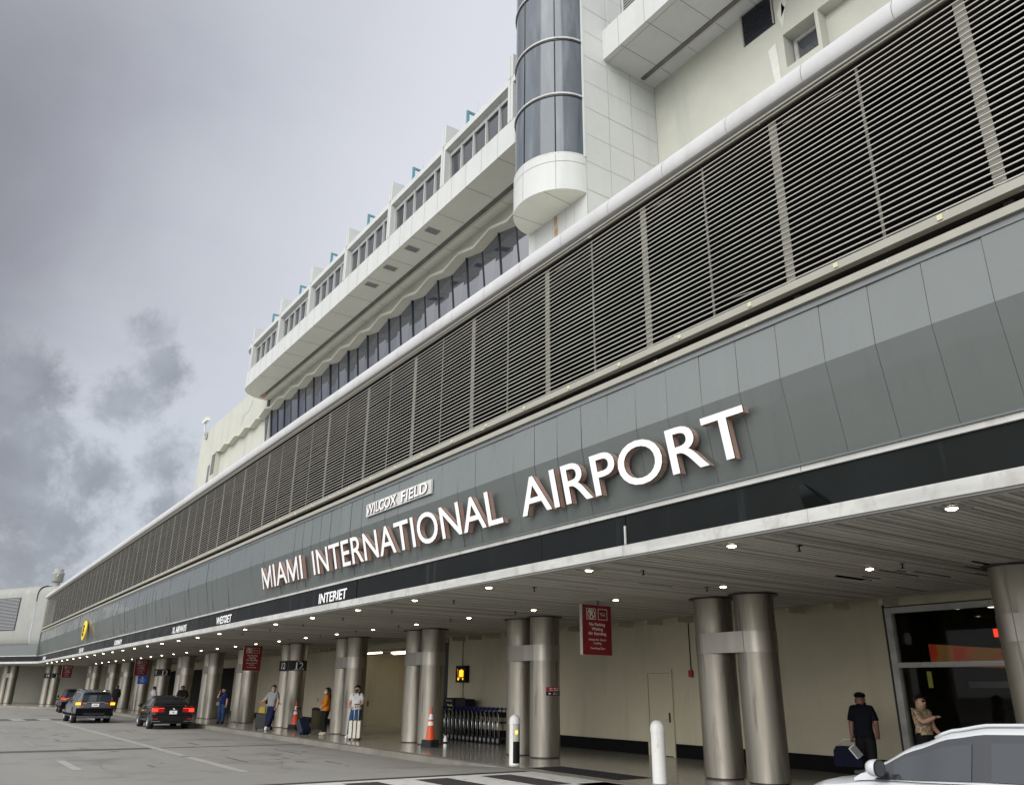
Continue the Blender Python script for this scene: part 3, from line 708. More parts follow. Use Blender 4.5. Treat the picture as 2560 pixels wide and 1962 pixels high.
# right-hand part beyond the lift shaft
XS = -15.33
mb = MB().box(XS,9,13.95,16.3,20.78,21.95,'hotel')
for i in range(12):
    x = XS+.75+1.16*i; mb.box(x-.006,x+.006,13.944,13.95,20.785,21.95,'seam')
    if i % 1 == 0: mb.box(x+.05-.008,x+.05+.008,13.97,16.19,20.772,20.78,'seam')
mb.box(XS+.02,9,14.14,14.15,20.772,20.78,'seam').box(XS+.1,9,15.50,15.64,20.74,20.78,'groove').box(XS+.1,9,15.64,15.72,20.755,20.78,'stucco')
hp(mb,'floor_band')
mb = MB().box(XS+.05,9,14.9,15.0,21.95,24.5,'void')
for k in range(20): mb.box(XS+.05,9,14.85,14.9,22.0+k*.12,22.05+k*.12,'grey_metal')
for k in range(8): mb.box(XS+.05+1.6*k,XS+.12+1.6*k,14.82,14.85,21.95,24.5,'mullion')
hp(mb,'upper_louvre')
# right wall, cut round its recesses
mb = MB().box(XS-.6,-10.34,16.2,17.2,9.6,20.79,'stucco').box(-10.34,9,16.2,17.2,19.09,20.79,'stucco').box(-9.33,-9.22,16.2,17.2,9.6,19.09,'stucco').box(-10.34,-9.33,16.2,17.2,9.6,17.95,'stucco').box(-9.22,9,16.55,17.2,9.6,19.09,'stucco')
mb.box(-10.34,-9.33,16.72,17.2,17.95,19.09,'stucco').box(1,2,16.2,16.6,9.6,19.09,'stucco')
hp(mb,'wall')
mb = MB()
for pts in [[(-10.86,18.9),(-10.60,19.0),(-10.56,18.2),(-10.58,17.2),(-10.74,17.2),(-10.80,18.2)],[(-10.44,19.9),(-10.28,20.3),(-10.15,19.9),(-10.3,19.3)],[(-10.2,20.7),(-9.9,20.7),(-10.05,20.1),(-10.3,19.7)]]:
    mb.add([(x,16.19,z) for x,z in pts],[tuple(range(len(pts)))],'patch')
hp(mb,'plaster_patch')
w2 = hp(MB().box(-10.30,-10.20,16.60,16.72,17.95,19.09,'trim_white').box(-10.20,-9.36,16.60,16.72,18.98,19.09,'trim_white').box(-10.2,-9.36,16.6,16.72,17.95,18.2,'trim_white'),'small_window')
hp(MB().quad((-10.2,16.66,18.2),(-9.33,16.66,18.2),(-9.33,16.66,18.98),(-10.2,16.66,18.98),'glass_hotel'),'pane',None,w2)
mb = MB().box(-11.62,-10.52,16.17,16.2,19.66,20.75,'mullion_dark').box(-11.62,-11.58,16.13,16.2,19.66,20.75,'seam').box(-10.56,-10.52,16.13,16.2,19.66,20.75,'seam')
for k in range(11): mb.box(-11.57,-10.57,16.12,16.15,19.72+k*.094,19.735+k*.094,'mullion_dark')
hp(mb,'wall_louvre','black louvred vent below the overhang')
# lift shaft with its glazed bay
S = thing('lift_tower', 'pale panelled lift tower with curved dark glass bay rising out of the picture', 'lift tower', (-16.8,14.6,9.8))
SI = Matrix.Translation((-16.8,14.6,9.8)).inverted()
def sp(mb, name, label=None, parent=None):
    o = mb.build(name); o.parent = parent or S
    if not parent: o.matrix_parent_inverse = SI
    if label: o['label'] = label
    return o
X0, X1, YF, YB = -18.25, XS, 13.13, 16.19
sp(MB().box(X0,X1-.01,YF+.01,YB,9.7,34,'seam'),'core')
mb = MB(); random.seed(31)
zl = [9.7]+[15.58+.99*k-.99*6 for k in range(0,26)]; zl = sorted(set(z for z in zl if z >= 9.7))
for a, b in zip(zl[:-1], zl[1:]):
    ysp = [YF,13.92,15.02,YB] if 1 else 0
    ysp = [YF+.0,14.10,15.08,YB]
    for c, d in zip(ysp[:-1], ysp[1:]):
        t = random.uniform(-.002,.003)
        mb.quad((X1+t,c+.006,a+.006),(X1+t,d-.006,a+.006),(X1,d-.006,b-.006),(X1,c+.006,b-.006),'hotel')
    for c, d in [(X0,-17.87),(-17.87,-17.0),(-17.0,-16.35),(-16.35,-15.95),(-15.95,X1)]:
        mb.quad((c+.005,YF,a+.006),(d-.005,YF,a+.006),(d-.005,YF,b-.006),(c+.005,YF,b-.006),'hotel')
sp(mb,'cladding')
sp(MB().add([(x,YF-.004,z) for x,z in [(-16.93,15.55),(-16.78,15.55),(-16.74,15.0),(-16.72,14.0),(-16.80,13.2),(-16.9,14.2)]],[tuple(range(6))],'rust'),'rust_streak')
cx, rx, ry = -16.80, 1.44, 1.27
def arc(z, rxx, ryy, n=36, a0=180, a1=360): return [(cx+rxx*math.cos(R(a0+(a1-a0)*i/n)), YF+ryy*math.sin(R(a0+(a1-a0)*i/n)), z) for i in range(n+1)]
def curved(mb, z0, z1, k, m, n=36, a0=180, a1=360, k2=None):
    A = arc(z0,rx*k,ry*k,n,a0,a1); B = arc(z1,rx*(k2 or k),ry*(k2 or k),n,a0,a1)
    return mb.add(A+B,[(i,i+1,n+2+i,n+1+i) for i in range(n)],m,True)
mb = MB()
AA = [180,222,270,318,360]
for a, b in zip(AA[:-1],AA[1:]):
    curved(mb,15.46,16.42,1.0,'hotel',14,a+.25,b-.25); curved(mb,16.435,16.70,1.0,'hotel',14,a+.25,b-.25)
curved(mb,15.46,16.7,.99,'seam')
low = arc(15.455,rx*1.0,ry*1.0); mb.add(low,[tuple(range(len(low)))],'hotel_soffit')
for xx in (-17.5,-16.1): 
    dy = ry*math.sqrt(max(0,1-((xx-cx)/rx)**2)); mb.quad((xx-.012,YF,15.452),(xx+.012,YF,15.452),(xx+.012+(xx-cx)*.1,YF-dy*.98,15.452),(xx-.012+(xx-cx)*.1,YF-dy*.98,15.452),'seam')
sp(mb,'bay_base','curved panelled underside of the glass bay')
g = MB(); 
for a, b in zip(AA[:-1],AA[1:]): curved(g,16.72,34,.965,'glass_tower',14,a,b)
gl = sp(g,'glass_bay','curved dark lift glazing')
for z in (16.70,18.89,21.05,23.2,25.4):
    mb = MB(); curved(mb,z,z+.06,1.0,'trim_white'); curved(mb,z+.06,z+.0605,.95,'trim_white',k2=1.0); curved(mb,z,z-.0005,.95,'trim_white',k2=1.0)
    curved(mb,z-.045,z-.002,.985,'mullion_dark'); sp(mb,'glazing_ring',None,gl)
mb = MB()
for a in AA[1:-1]:
    p = (cx+rx*.968*math.cos(R(a)), YF+ry*.968*math.sin(R(a))); mb.cyl((*p,16.75),(*p,34),.018,'mullion_dark',6)
mb.box(X1-.07,X1+.01,YF-.05,YF,16.7,34,'hotel')
sp(mb,'glazing_bar',None,gl)
# teal davits with lightning rods on the hotel roof
for i, x in enumerate([-25.05,-30.07,-35.15,-40.15,-45.1,-50.15]):
    t = thing('roof_davit', 'teal roof frame with lightning rod, %s from the lift tower' % ORD[i], 'roof frame', (x,14.7,23.97), 0, 'teal frames along the hotel roof')
    MB().box(-.045,.045,-.06,.06,0,1.72,'teal').box(-.04,.04,.06,1.5,1.62,1.72,'teal').box(-.04,.04,1.40,1.5,.15,1.62,'teal').build('frame',t)
    MB().cyl((0,.5,1.72),(0,.5,2.5),.012,'grey_metal',6,r2=.004).build('lightning_rod',t)
# surveillance camera on the end of the wall
t = thing('security_camera', 'white security camera on a bracket at the far corner of the hotel wall', 'security camera', (-70.4,16.15,22.3))
MB().box(-.22,.22,-.08,.0,-.25,.3,'grey_metal').tube([(0,-.06,0),(-.2,-.15,.5),(-.25,-.2,1.0),(-.25,-.2,1.25)],.07,'grey_metal').build('bracket',t)
MB().box(-.75,.65,-.35,-.05,1.28,1.52,'sign_white').box(-.85,.7,-.4,0,1.52,1.56,'sign_white').build('housing',t)
# ------------------------------------------------------------------ paired steel columns
WD = Vector((-.9,-.436,0))
def col_pair(label, c, ang=0., marks=None):
    t = thing('paired_column', label, 'column', (c[0],c[1],.146), ang, 'paired steel columns under the canopy')
    for s in (-1,1):
        MB().lathe([(.40,.03),(.40,2.40)],'steel',(s*.55,0,0),40).lathe([(.40,2.78),(.40,3.53)],'steel',(s*.55,0,0),40).lathe([(.375,0),(.375,.04)],'black_trim',(s*.55,0,0),30).lathe([(.393,2.39),(.393,2.79)],'steel',(s*.55,0,0),40).box(s*.55-.012,s*.55+.004,-.4025,-.398,.03,3.53,'seam').build('shaft',t)
        MB().lathe([(.40,3.505),(.50,3.505),(.50,3.53)],'black_trim',(s*.55,0,0),32).build('collar',t)
    pl = [(.55+.41*math.sin(R(a)), -.41*math.cos(R(a))) for a in range(0,181,9)]+[(-.55-.41*math.sin(R(a)), .41*math.cos(R(a))) for a in range(0,181,9)]
    b = MB(); n = len(pl); vs = [(*p,2.385) for p in pl]+[(*p,2.79) for p in pl]
    b.add(vs,[(i,(i+1)%n,n+(i+1)%n,n+i) for i in range(n)],'steel_band',True); b.add(vs,[tuple(range(n))[::-1],tuple(range(n,2*n))],'steel_band')
    for xx in (-.55,.55): b.box(xx-.006,xx+.006,-.414,-.409,2.385,2.79,'seam')
    sharp(b.build('band',t))
    return t
CL = [(-5.5,'twin steel column cut by the right edge of the picture'),(-11.77,'nearest complete twin steel column, behind the tall white bollard'),(-18.94,'twin steel column with a small red and black notice on it'),(-25.1,'twin steel column behind the orange cone near the luggage carts'),(-31.1,'twin steel column with the woman in the white shirt standing by it'),(-37.42,'twin steel column carrying the black number 12 panels'),(-43.94,'twin steel column partly behind a hanging red sign, left of number 12'),(-50.38,'twin steel column beside the person in a blue shirt'),(-56.64,'twin steel column right behind the black sedan roof'),(-62.8,'twin steel column carrying the black number 13 panel'),(-68.92,'twin steel column behind the small blue sign'),(-75.2,'twin steel column second to the left of the blue sign'),(-81.3,'twin steel column directly right of the grey SUV')]
for x, l in CL: col_pair(l, (x,13.8))
col_pair('twin steel column standing open behind the grey SUV roof', (-87.4,13.2), R(12))
col_pair('twin steel column carrying the black number 14 panels', (-93.2,10.45), AN)
col_pair('twin steel column at the left edge of the picture', (-99.4,7.35), AN)
# number panels wrapped round two columns each
def number_panel(label, c, ang, num):
    t = thing('number_panel', label, 'number sign', (c[0],c[1],.146), ang, 'door number panels on columns')
    r = .418; T0 = 'sign_white'
    # flat panel across the link between the columns
    pts = [(-.55+r*math.sin(R(a)), -r*math.cos(R(a))) for a in range(-60,1,10)]+[(.50,-r)]
    b = MB(); n = len(pts); vs = [(*p,2.37) for p in pts]+[(*p,2.80) for p in pts]
    b.add(vs,[(i,i+1,n+i+1,n+i) for i in range(n-1)],'black',True)
    vs_, fs_ = text_geo(num,0,.014,2); vs_ = fit(vs_,.46,.27); b.add([(-.30+u,-.423,2.45+v) for u,v,_ in vs_],fs_,'sign_white'); b.build('face_panel',t)
    # panel wrapped round the nearer column
    pts = [(.55+r*math.sin(R(a)), -r*math.cos(R(a))) for a in range(0,151,10)]
    b = MB(); n = len(pts); vs = [(*p,2.37) for p in pts]+[(*p,2.80) for p in pts]
    b.add(vs,[(i,i+1,n+i+1,n+i) for i in range(n-1)],'black',True)
    vs_ = fit(vs_,.34,.27); ac = R(84)
    P = lambda u, z: (.55+.423*math.sin(ac+(u-.17)/.42), -.423*math.cos(ac+(u-.17)/.42), z)
    b.add([P(u,2.45+v) for u,v,_ in vs_],fs_,'sign_white')
    b.add([P(u,z) for z in (2.405,2.425) for u in (-.06,.04,.14,.24,.34,.40)],[(i,i+1,7+i,6+i) for i in range(5)],'sign_white')
    b.add([P(u,z) for z in (2.745,2.765) for u in (.06,.14,.24)],[(i,i+1,4+i,3+i) for i in range(2)],'sign_white'); b.build('face_panel',t)
    return t
number_panel('black wrap-round panels with white number 12', (-37.42,13.8), 0, '12')
number_panel('black wrap-round panels with white number 13', (-62.8,13.8), 0, '13')
number_panel('black wrap-round panels with white number 14', (-93.2,10.45), AN, '14')

# ------------------------------------------------------------------ lettering on the building
UX, UY, UZ = (1,0,0), (0,0,1), (0,-1,0)
def block_m(a, b, h):
    w, t = b-a, h*.135
    P = [(0,0),(0,h),(t*1.15,h),(w/2,h*.30),(w-t*1.15,h),(w,h),(w,0),(w-t,0),(w-t,h*.66),(w/2+t*.42,0),(w/2-t*.42,0),(t,h*.66),(t,0)]
    n = len(P); vs = [(a+x,y,.5) for x,y in P]+[(a+x,y,-.5) for x,y in P]
    return vs, [tuple(range(n)), tuple(range(n,2*n))[::-1]]+[(i,(i+1)%n,n+(i+1)%n,n+i) for i in range(n)]
def letters(parent, s, x0, x1, z0, h, y, depth, bold, inv, lean=0.):
    vs, fs = text_geo(s, 1.0, bold, 5)
    vs = fit(vs, x1-x0, h)
    chars = [c for c in s if c != ' ']
    for ch, (iv, ifs) in zip(chars, islands(vs, fs)):
        mb = MB()
        if ch == 'M': iv, ifs = block_m(min(v[0] for v in iv), max(v[0] for v in iv), h)
        cxx = None
        # front plate: white face with a black edge; behind it the returned side
        for d0_, d1_, mf, ms, g in ((0, .018, 'letter_face', 'letter_edge', 1.0), (.02, depth, 'letter_edge', 'letter_side', .985)):
            o = [(x0+v[0], y+lean*(1-v[1]/h)+d0_+(d1_-d0_)*(.5-v[2]), z0+v[1]) for v in iv]
            front = [f for f in ifs if all(iv[i][2] > .49 for i in f)]; back = [f for f in ifs if all(iv[i][2] < -.49 for i in f)]
            sides = [f for f in ifs if f not in front and f not in back]
            mb.add(o, front, mf); mb.add(o, back+sides, ms)
        ob = mb.build('letter'); ob.parent = parent; ob.matrix_parent_inverse = inv
    return
SG = thing('terminal_name_sign', 'row of large white raised capitals on the cladding reading MIAMI INTERNATIONAL AIRPORT', 'sign', (-15.8,8.0,4.57))
inv = Matrix.Translation((-15.8,8.0,4.57)).inverted()
for s, a, b in (('MIAMI',-25.25,-21.92),('INTERNATIONAL',-21.13,-12.05),('AIRPORT',-11.45,-6.39)): letters(SG, s, a, b, 4.617, .635, 7.985, .11, .006, inv, .14)
SG2 = thing('field_name_sign', 'small pale plate with white raised letters WILCOX FIELD above the big sign', 'sign', (-16.3,8.05,5.65))
inv2 = Matrix.Translation((-16.3,8.05,5.65)).inverted()
o = MB().box(-17.92,-14.73,8.06,8.105,5.655,5.965,'plate').build('backing_plate'); o.parent = SG2; o.matrix_parent_inverse = inv2
for s, a, b in (('WILCOX',-17.86,-16.28),('FIELD',-16.02,-14.84)): letters(SG2, s, a, b, 5.69, .24, 8.025, .034, .010, inv2)
def block_j(a, b, h):
    a -= .05; w = b-a; t = w*.36
    P = [(w-t,h),(w,h),(w,h*.30),(w*.92,h*.12),(w*.72,h*.02),(w*.48,0),(w*.22,h*.03),(w*.05,h*.16),(0,h*.32),(t*.9,h*.34),(t*1.0,h*.22),(w*.5,h*.15),(w-t*1.05,h*.22),(w-t,h*.34)]
    n = len(P); vs = [(a+x,y,.5) for x,y in P]+[(a+x,y,-.5) for x,y in P]
    return vs, [tuple(range(n)), tuple(range(n,2*n))[::-1]]+[(i,(i+1)%n,n+(i+1)%n,n+i) for i in range(n)]
def band_sign(text, label, x0, x1, z0=3.88, h=.255):
    mb = MB(); vs, fs = text_geo(text, 1.0, .018, 3); vs = fit(vs, x1-x0, h)
    for ch, (iv, ifs) in zip([c for c in text if c != ' '], islands(vs, fs)):       # every capital stands on the same baseline
        if ch == 'J': iv, ifs = block_j(min(v[0] for v in iv), max(v[0] for v in iv), h)
        lo = min(v[1] for v in iv); hi = max(v[1] for v in iv); mb.add([(x0+v[0], 8.312-.006*v[2], z0+(v[1]-lo)*h/(hi-lo)) for v in iv], ifs, 'letter_face')
    return tag(mb.build('airline_sign'), label, 'sign', 'airline names on the black band')
band_sign('INTERJET','white letters on the black band below the first word of the big sign', -21.1,-19.3)
band_sign('WESTJET','white letters on the black band directly left of a white divider line', -30.7,-28.9)
band_sign('XL AIRWAYS','yellowish white two-word lettering on the black band', -37.2,-34.9)
band_sign('SURINAM','blurred pale lettering on the band between yellow disc and two-word name', -50.2,-48.2)
band_sign('EELINE','tiny pale lettering on the black band below the yellow disc', -62.7,-60.9)
tag(MB().box(-83.0,-81.2,8.306,8.325,3.87,4.13,'plate').build('airline_sign'),'tiny pale plate on the black band nearest the far corner','sign','airline names on the black band')
t = thing('concourse_disc', 'round yellow disc with black letter E on the far cladding', 'sign', (-59.7,8.0,5.13))
pts = [(.60*math.cos(R(a)),.60*math.sin(R(a))) for a in range(0,360,10)]
MB().prism(pts,'y',-.05,.06,'yellow',True).build('disc',t)
mb = MB(); put_text(mb,'E',.42,.66,.02,(-.21,-.055,-.33),UX,UY,UZ,'black',.04); mb.build('letter',t)

# ------------------------------------------------------------------ soffit lights and sprinkler heads
L0 = None
def light(x, y, label):
    global L0
    if L0 is None:
        L0 = thing('soffit_downlight', label, 'downlight', (x,y,3.672), 0, 'lit square downlights in the canopy soffit')
        MB().box(-.16,.16,-.16,.16,0,.008,'grey_metal').lathe([(.066,-.004),(.085,-.010),(.09,0)],'chrome',n=20).build('plate',L0)
        MB().lathe([(.0,-.026),(.04,-.022),(.064,-.006)],'lamp',n=16).build('lamp',L0)
        return L0
    c = copy_tree(L0); c.location = (x,y,3.672); c['label'] = label; return c
for row, y, nm in ((0,8.88,'outer'),(1,12.30,'inner')):
    for i in range(27):
        x = (-4.42 if row == 0 else -7.6)-3.08*i
        if x < -84.5: break
        light(x, y, 'lit downlight, %s from the right in the %s row of the soffit' % (ORD[i], nm))
p0 = None
for row, y in ((0,9.62),(1,12.2)):
    for i in range(9):
        x = (-6.9 if row == 0 else -6.98)-(3.1 if row == 0 else 3.12)*i - (0.05)
        if row == 1: x = -10.1-3.25*(i-1)-.9 if i else -6.98
        l = 'small black sprinkler head, %s from the right in the %s row' % (ORD[i], 'outer' if row == 0 else 'inner')
        if p0 is None:
            p0 = tag(MB().cyl((0,0,0),(0,0,-.065),.012,'black',8).cyl((0,0,-.005),(0,0,.012),.05,'black',14).box(-.03,.03,-.008,.008,-.078,-.065,'black').build('sprinkler_head'), l, 'sprinkler', 'sprinkler heads in the canopy soffit'); c = p0
        else: c = p0.copy(); COL.objects.link(c); c['label'] = l
        c.location = (x,y,3.678)

# ------------------------------------------------------------------ hanging red signs and other boards
SX, SY, SZ = (0,1,0), (0,0,1), (1,0,0)      # boards that face the traffic (+X)
def board(label, c, ang=0., full=True):
    t = thing('no_parking_sign', label, 'sign', c, ang, 'red no parking boards hanging from the soffit')
    MB().box(-.09,0,-.43,.43,-1.09,0,'sign_side').build('case',t)
    mb = MB().box(0.002,.008,-.425,.425,-1.085,-.005,'red_sign')
    def tx(s, y0, w, z, h, b=.012): put_text(mb, s, w, h, 0, (.010,y0,z), SX, SY, SZ, 'sign_white', b, 2)
    def ring(poly, w):
        n = len(poly); c_ = Vector((sum(p[0] for p in poly)/n, sum(p[1] for p in poly)/n))
        inner = [c_+(Vector(p)-c_)*(1-w) for p in poly]; vs = [(.010,*p) for p in poly]+[(.010,p[0],p[1]) for p in inner]
        mb.add(vs,[(i,(i+1)%n,n+(i+1)%n,n+i) for i in range(n)],'sign_white')
    for cy in (-.17,.17):
        ring([(cy+sx*.115+.03*math.cos(R(a+45)) - sx*.0, -.20+sz*.10+.03*math.sin(R(a+45))) for sx, sz, a in ((1,1,0),(-1,1,90),(-1,-1,180),(1,-1,270))], .09)
    ring([(-.17+.105*math.cos(R(a)), -.20+.105*math.sin(R(a))) for a in range(0,360,15)], .16)
    put_text(mb,'P',.085,.13,0,(.011,-.21,-.265),SX,SY,SZ,'sign_white',.02,2)
    mb.obox((.0105,-.17,-.20),((.0005,0,0),(0,.08,-.08),(0,.007,.007)),'sign_white')
    put_text(mb,'Tow',.14,.05,0,(.011,.10,-.235),SX,SY,SZ,'sign_white',.01,1)
    mb.box(.0101,.0106,.08,.26,-.175,-.17,'sign_white')
    tx('No Parking',-.235,.47,-.475,.085); tx('Waiting',-.165,.33,-.575,.085); tx('Or Standing',-.26,.52,-.675,.085)
    tx('Except For Actual',-.25,.50,-.79,.055,.008); tx('Loading',-.11,.22,-.865,.055,.008); tx('Tow-Away Zone',-.215,.43,-.975,.055,.008)
    mb.build('face',t)
    MB().cyl((-.045,-.3,0),(-.045,-.3,.07),.012,'grey_metal',8).cyl((-.045,.3,0),(-.045,.3,.07),.012,'grey_metal',8).build('hanger',t)
    return t
board('readable red no parking board hanging nearest, right of the luggage carts', (-14.54,12.4,3.62))
board('dark red board hanging in front of the column left of number 12', (-39.38,12.52,3.62))
board('dark red board hanging above the small blue sign', (-64.25,12.65,3.62))
board('farthest dark red board, right of the number 14 column', (-88.1,11.0,3.62), R(10))
t = thing('blue_sign', 'small blue sign with white symbol under a red board', 'sign', (-64.2,12.83,1.98))
MB().box(-.03,0,-.30,.30,0,.56,'blue_sign').build('panel',t)
mb = MB(); pts = [(.003,.0,.50),(.003,-.07,.36),(.003,.07,.36)]; mb.add(pts,[(0,1,2)],'sign_white')
for k in range(3): mb.box(.001,.004,-.18+.03*k,.18-.03*k,.27-.07*k,.295-.07*k,'sign_white')
mb.build('symbol',t)
MB().box(-.02,-.01,-.28,-.26,.56,.64,'grey_metal').box(-.02,-.01,.26,.28,.56,.64,'grey_metal').build('hanger',t)
# small red and black notice on a column
a0 = 40; t = thing('column_notice', 'small red over black notice fixed to the column', 'notice', (-18.39,13.8,1.60))
def cpl(mb, z0, z1, a, b, m, r=.405):
    pts = [(r*math.sin(R(x)), -r*math.cos(R(x))) for x in [a+(b-a)*i/8 for i in range(9)]]; vs = [(*p,z0) for p in pts]+[(*p,z1) for p in pts]
    mb.add(vs,[(i,i+1,10+i,9+i) for i in range(8)],m,True)
mb = MB(); cpl(mb,.15,.27,58,136,'red_sign2'); mb.build('red_panel',t)
mb = MB(); cpl(mb,.06,.15,58,136,'black')
mb.build('black_panel',t)
def ctext(mb, s, w, h, a_deg, z, m='sign_white'):
    vs, fs = text_geo(s,0,.012,1); vs = fit(vs,w,h); mb.add([(.409*math.sin(R(a_deg+64)+v[0]/.41), -.409*math.cos(R(a_deg+64)+v[0]/.41), z+v[1]) for v in vs], fs, m)
mb = MB(); ctext(mb,'NO SMOKING',.36,.035,8,.215); ctext(mb,'NO FUMAR',.32,.035,8,.17); ctext(mb,'DESIGNATED',.26,.022,20,.115); ctext(mb,'SMOKING AREA',.30,.022,20,.08)
mb.add([(.409*math.sin(R(a+64)), -.409*math.cos(R(a+64)), z) for a,z in [(2,.105),(7,.135),(7,.115),(13,.115),(13,.095),(7,.095),(7,.075)]],[(0,1,2,3,4,5,6)],'sign_white')
mb.build('lettering',t)
# fire alarm with conduit
t = thing('fire_alarm', 'small red alarm box on the wall with thin conduit above', 'fire alarm', (-16.08,17,2.16))
MB().box(-.07,.07,-.06,0,0,.17,'red_sign2').build('call_box',t); MB().cyl((0,-.02,.17),(0,-.02,1.55),.013,'black_trim',8).box(-.03,.03,-.05,0,-.03,0,'grey_metal').build('conduit',t)
# ------------------------------------------------------------------ bollards, cones, bins
t = thing('bollard', 'tall white round bollard with domed cap in front of the service door', 'bollard', (-12.2,11.86,.146), 0, 'white bollards at the crossing')
MB().lathe([(.135,0),(.135,.93)],'bollard',n=28).build('post',t); MB().lathe([(.142,.90),(.142,.97),(.130,1.03),(.095,1.085),(.05,1.108),(0,1.115)],'bollard',n=28).build('cap',t)
MB().lathe([(.15,0),(.15,.012),(.135,.014)],'seam',n=28).build('base_ring',t)
t = thing('bollard', 'white bollard with a lit orange lamp window, beside the column with the notice', 'bollard', (-17.0,11.86,.146), 0, 'white bollards at the crossing')
a0, a1 = R(-52), R(46)
MB().lathe([(.125,0),(.125,.90)],'bollard',n=30,a0=a1,a1=a0+2*math.pi).lathe([(.125,0),(.125,.03)],'bollard',n=10,a0=a0,a1=a1).lathe([(.105,0),(.105,.9)],'plastic_dark',n=20).build('post',t)
MB().lathe([(.132,.88),(.132,.95),(.12,1.01),(.085,1.06),(.04,1.085),(0,1.09)],'bollard',n=28).build('cap',t)
MB().lathe([(.117,.50),(.117,.88)],'lens',n=12,a0=a0,a1=a1).build('lens',t)
MB().lathe([(.118,.03),(.118,.49)],'black',n=12,a0=a0,a1=a1).build('black_panel',t)
MB().ball((.118*math.cos(R(-12)),.118*math.sin(R(-12)),.70),.030,'orange_lit',10,rz=.042).build('lamp',t)
def cone(label, c, rz):
    t = thing('traffic_cone', label, 'traffic cone', (*c,.146), rz, 'orange traffic cones')
    mb = MB()
    for k in range(3): w = .21-.005*k; mb.prism([(-w,-w+.03),(-w+.03,-w),(w-.03,-w),(w,-w+.03),(w,w-.03),(w-.03,w),(-w+.03,w),(-w,w-.03)],'z',.072*k,.072*k+.066,'rubber')
    mb.build('weighted_base',t)
    rr = lambda z: .145-(z-.21)/(1.08-.21)*(.145-.030)
    b = MB()
    for z0_, z1_, m in ((.21,.61,'orange'),(.61,.72,'reflective'),(.72,.78,'orange'),(.78,.93,'reflective'),(.93,1.08,'orange')):
        (b if m == 'orange' else b).lathe([(rr(z0_),z0_),(rr(z1_),z1_)],m,n=26)
    b.lathe([(rr(1.08),1.08),(.034,1.10),(.018,1.125),(0,1.128)],'orange',n=20); b.build('body',t)
    return t
cone('orange cone with two white bands beside the luggage carts', (-23.22,13.08), .3)
cone('orange cone with two white bands in front of the number 12 column', (-35.35,13.35), .5)
for lb, c in (('small white canister standing by the cone near the carts', (-22.95,13.45)), ('small white canister standing by the cone at number 12', (-35.0,13.65))):
    t = thing('canister', lb, 'canister', (*c,.146), 0, 'white canisters by the cones')
    MB().lathe([(.05,0),(.055,.02),(.055,.24),(.03,.29),(.03,.33),(0,.33)],'sign_white',n=14).build('body',t); MB().lathe([(.058,.10),(.058,.16)],'plastic_dark',n=14).build('label_band',t)
t = thing('litter_bin', 'brown cylindrical litter bin behind the cone at number 12', 'litter bin', (-35.9,14.6,.146))
MB().lathe([(.27,0),(.29,.05),(.30,.74),(.28,.76)],'bin_brown',n=24).build('body',t); MB().lathe([(.31,.74),(.31,.82),(.22,.86),(.2,.83),(.2,.7)],'black',n=24).build('rim',t)
t = thing('guard_rail', 'black hooped rail standing at the lobby entrance', 'rail', (-29.6,16.7,.146))
MB().tube([(0,0,0),(0,0,.95),(.08,0,1.06),(.25,0,1.08),(.42,0,1.06),(.5,0,.95),(.5,0,0)],.022,'black').build('hoop',t)

# ------------------------------------------------------------------ luggage carts
ct = None
for i in range(15):
    x = -27.1+.262*i; lb = 'nested luggage cart with blue handle, %s from the left' % ORD[i]
    if ct is None:
        ct = thing('luggage_cart', lb, 'luggage cart', (x,15.95,.146), 0, 'row of nested luggage carts')
        for s in (-.27,.27):
            MB().tube([(.0,s,.16),(-.03,s,.55),(-.07,s,1.0)],.013,'chrome' if s < 0 else 'plastic_dark',6).tube([(.07,s*.98,.16),(.06,s*.98,.5),(.02,s*.98,.86),(-.05,s*.98,.98)],.008,'grey_metal' if s < 0 else 'plastic_dark',6).build('upright',ct)
        MB().tube([(-.08,-.31,1.03),(-.12,-.2,1.06),(-.12,.2,1.06),(-.08,.31,1.03)],.018,'cart_blue',8).ball((-.09,-.30,1.05),.062,'cart_blue',10).ball((-.09,.30,1.05),.05,'cart_blue',8).build('handle',ct)
        MB().box(-.06,.44,-.26,.26,.155,.175,'black').tube([(0,-.24,.19),(.5,-.18,.18),(.5,.2,.18),(0,.27,.19)],.012,'plastic_dark',6).build('platform',ct)
        MB().box(-.08,-.02,-.22,.24,.62,.66,'plastic_dark').box(-.08,-.05,-.20,.22,.80,.96,'black').build('basket',ct)
        for s in (-.26,.26):
            w = MB().cyl((0,s-.02,.11),(0,s+.02,.11),.11,'black',18).cyl((0,s-.024,.11),(0,s+.024,.11),.075,'bag_grey',14).cyl((0,s-.028,.11),(0,s+.028,.11),.022,'chrome',8).build('wheel',ct)
    else:
        c = copy_tree(ct); c.location = (x,15.95,.146); c['label'] = lb
t = thing('cart_sign', 'black lightbox with lit yellow luggage cart symbol on the wall', 'sign', (-27.75,17,2.05))
MB().box(-.34,.36,-.18,0,0,.60,'black').build('case',t)
mb = MB().box(-.06,.22,-.195,-.18,.20,.43,'amber_lit').box(.03,.13,-.195,-.18,.43,.46,'amber_lit')
mb.cyl((-.13,-.19,.13),(-.13,-.18,.13),.055,'amber_lit',14).cyl((.19,-.19,.12),(.19,-.18,.12),.035,'amber_lit',12).box(-.13,.24,-.194,-.18,.155,.175,'orange_glow').add([(-.13,-.19,.15),(-.10,-.19,.15),(-.17,-.19,.46),(-.20,-.19,.45)],[(0,1,2,3)],'orange_glow').box(-.24,-.17,-.19,-.18,.45,.475,'orange_glow'); mb.build('symbol',t)
MB().cyl((-.1,-.03,.6),(-.1,-.03,1.7),.012,'black_trim',8).build('conduit',t)
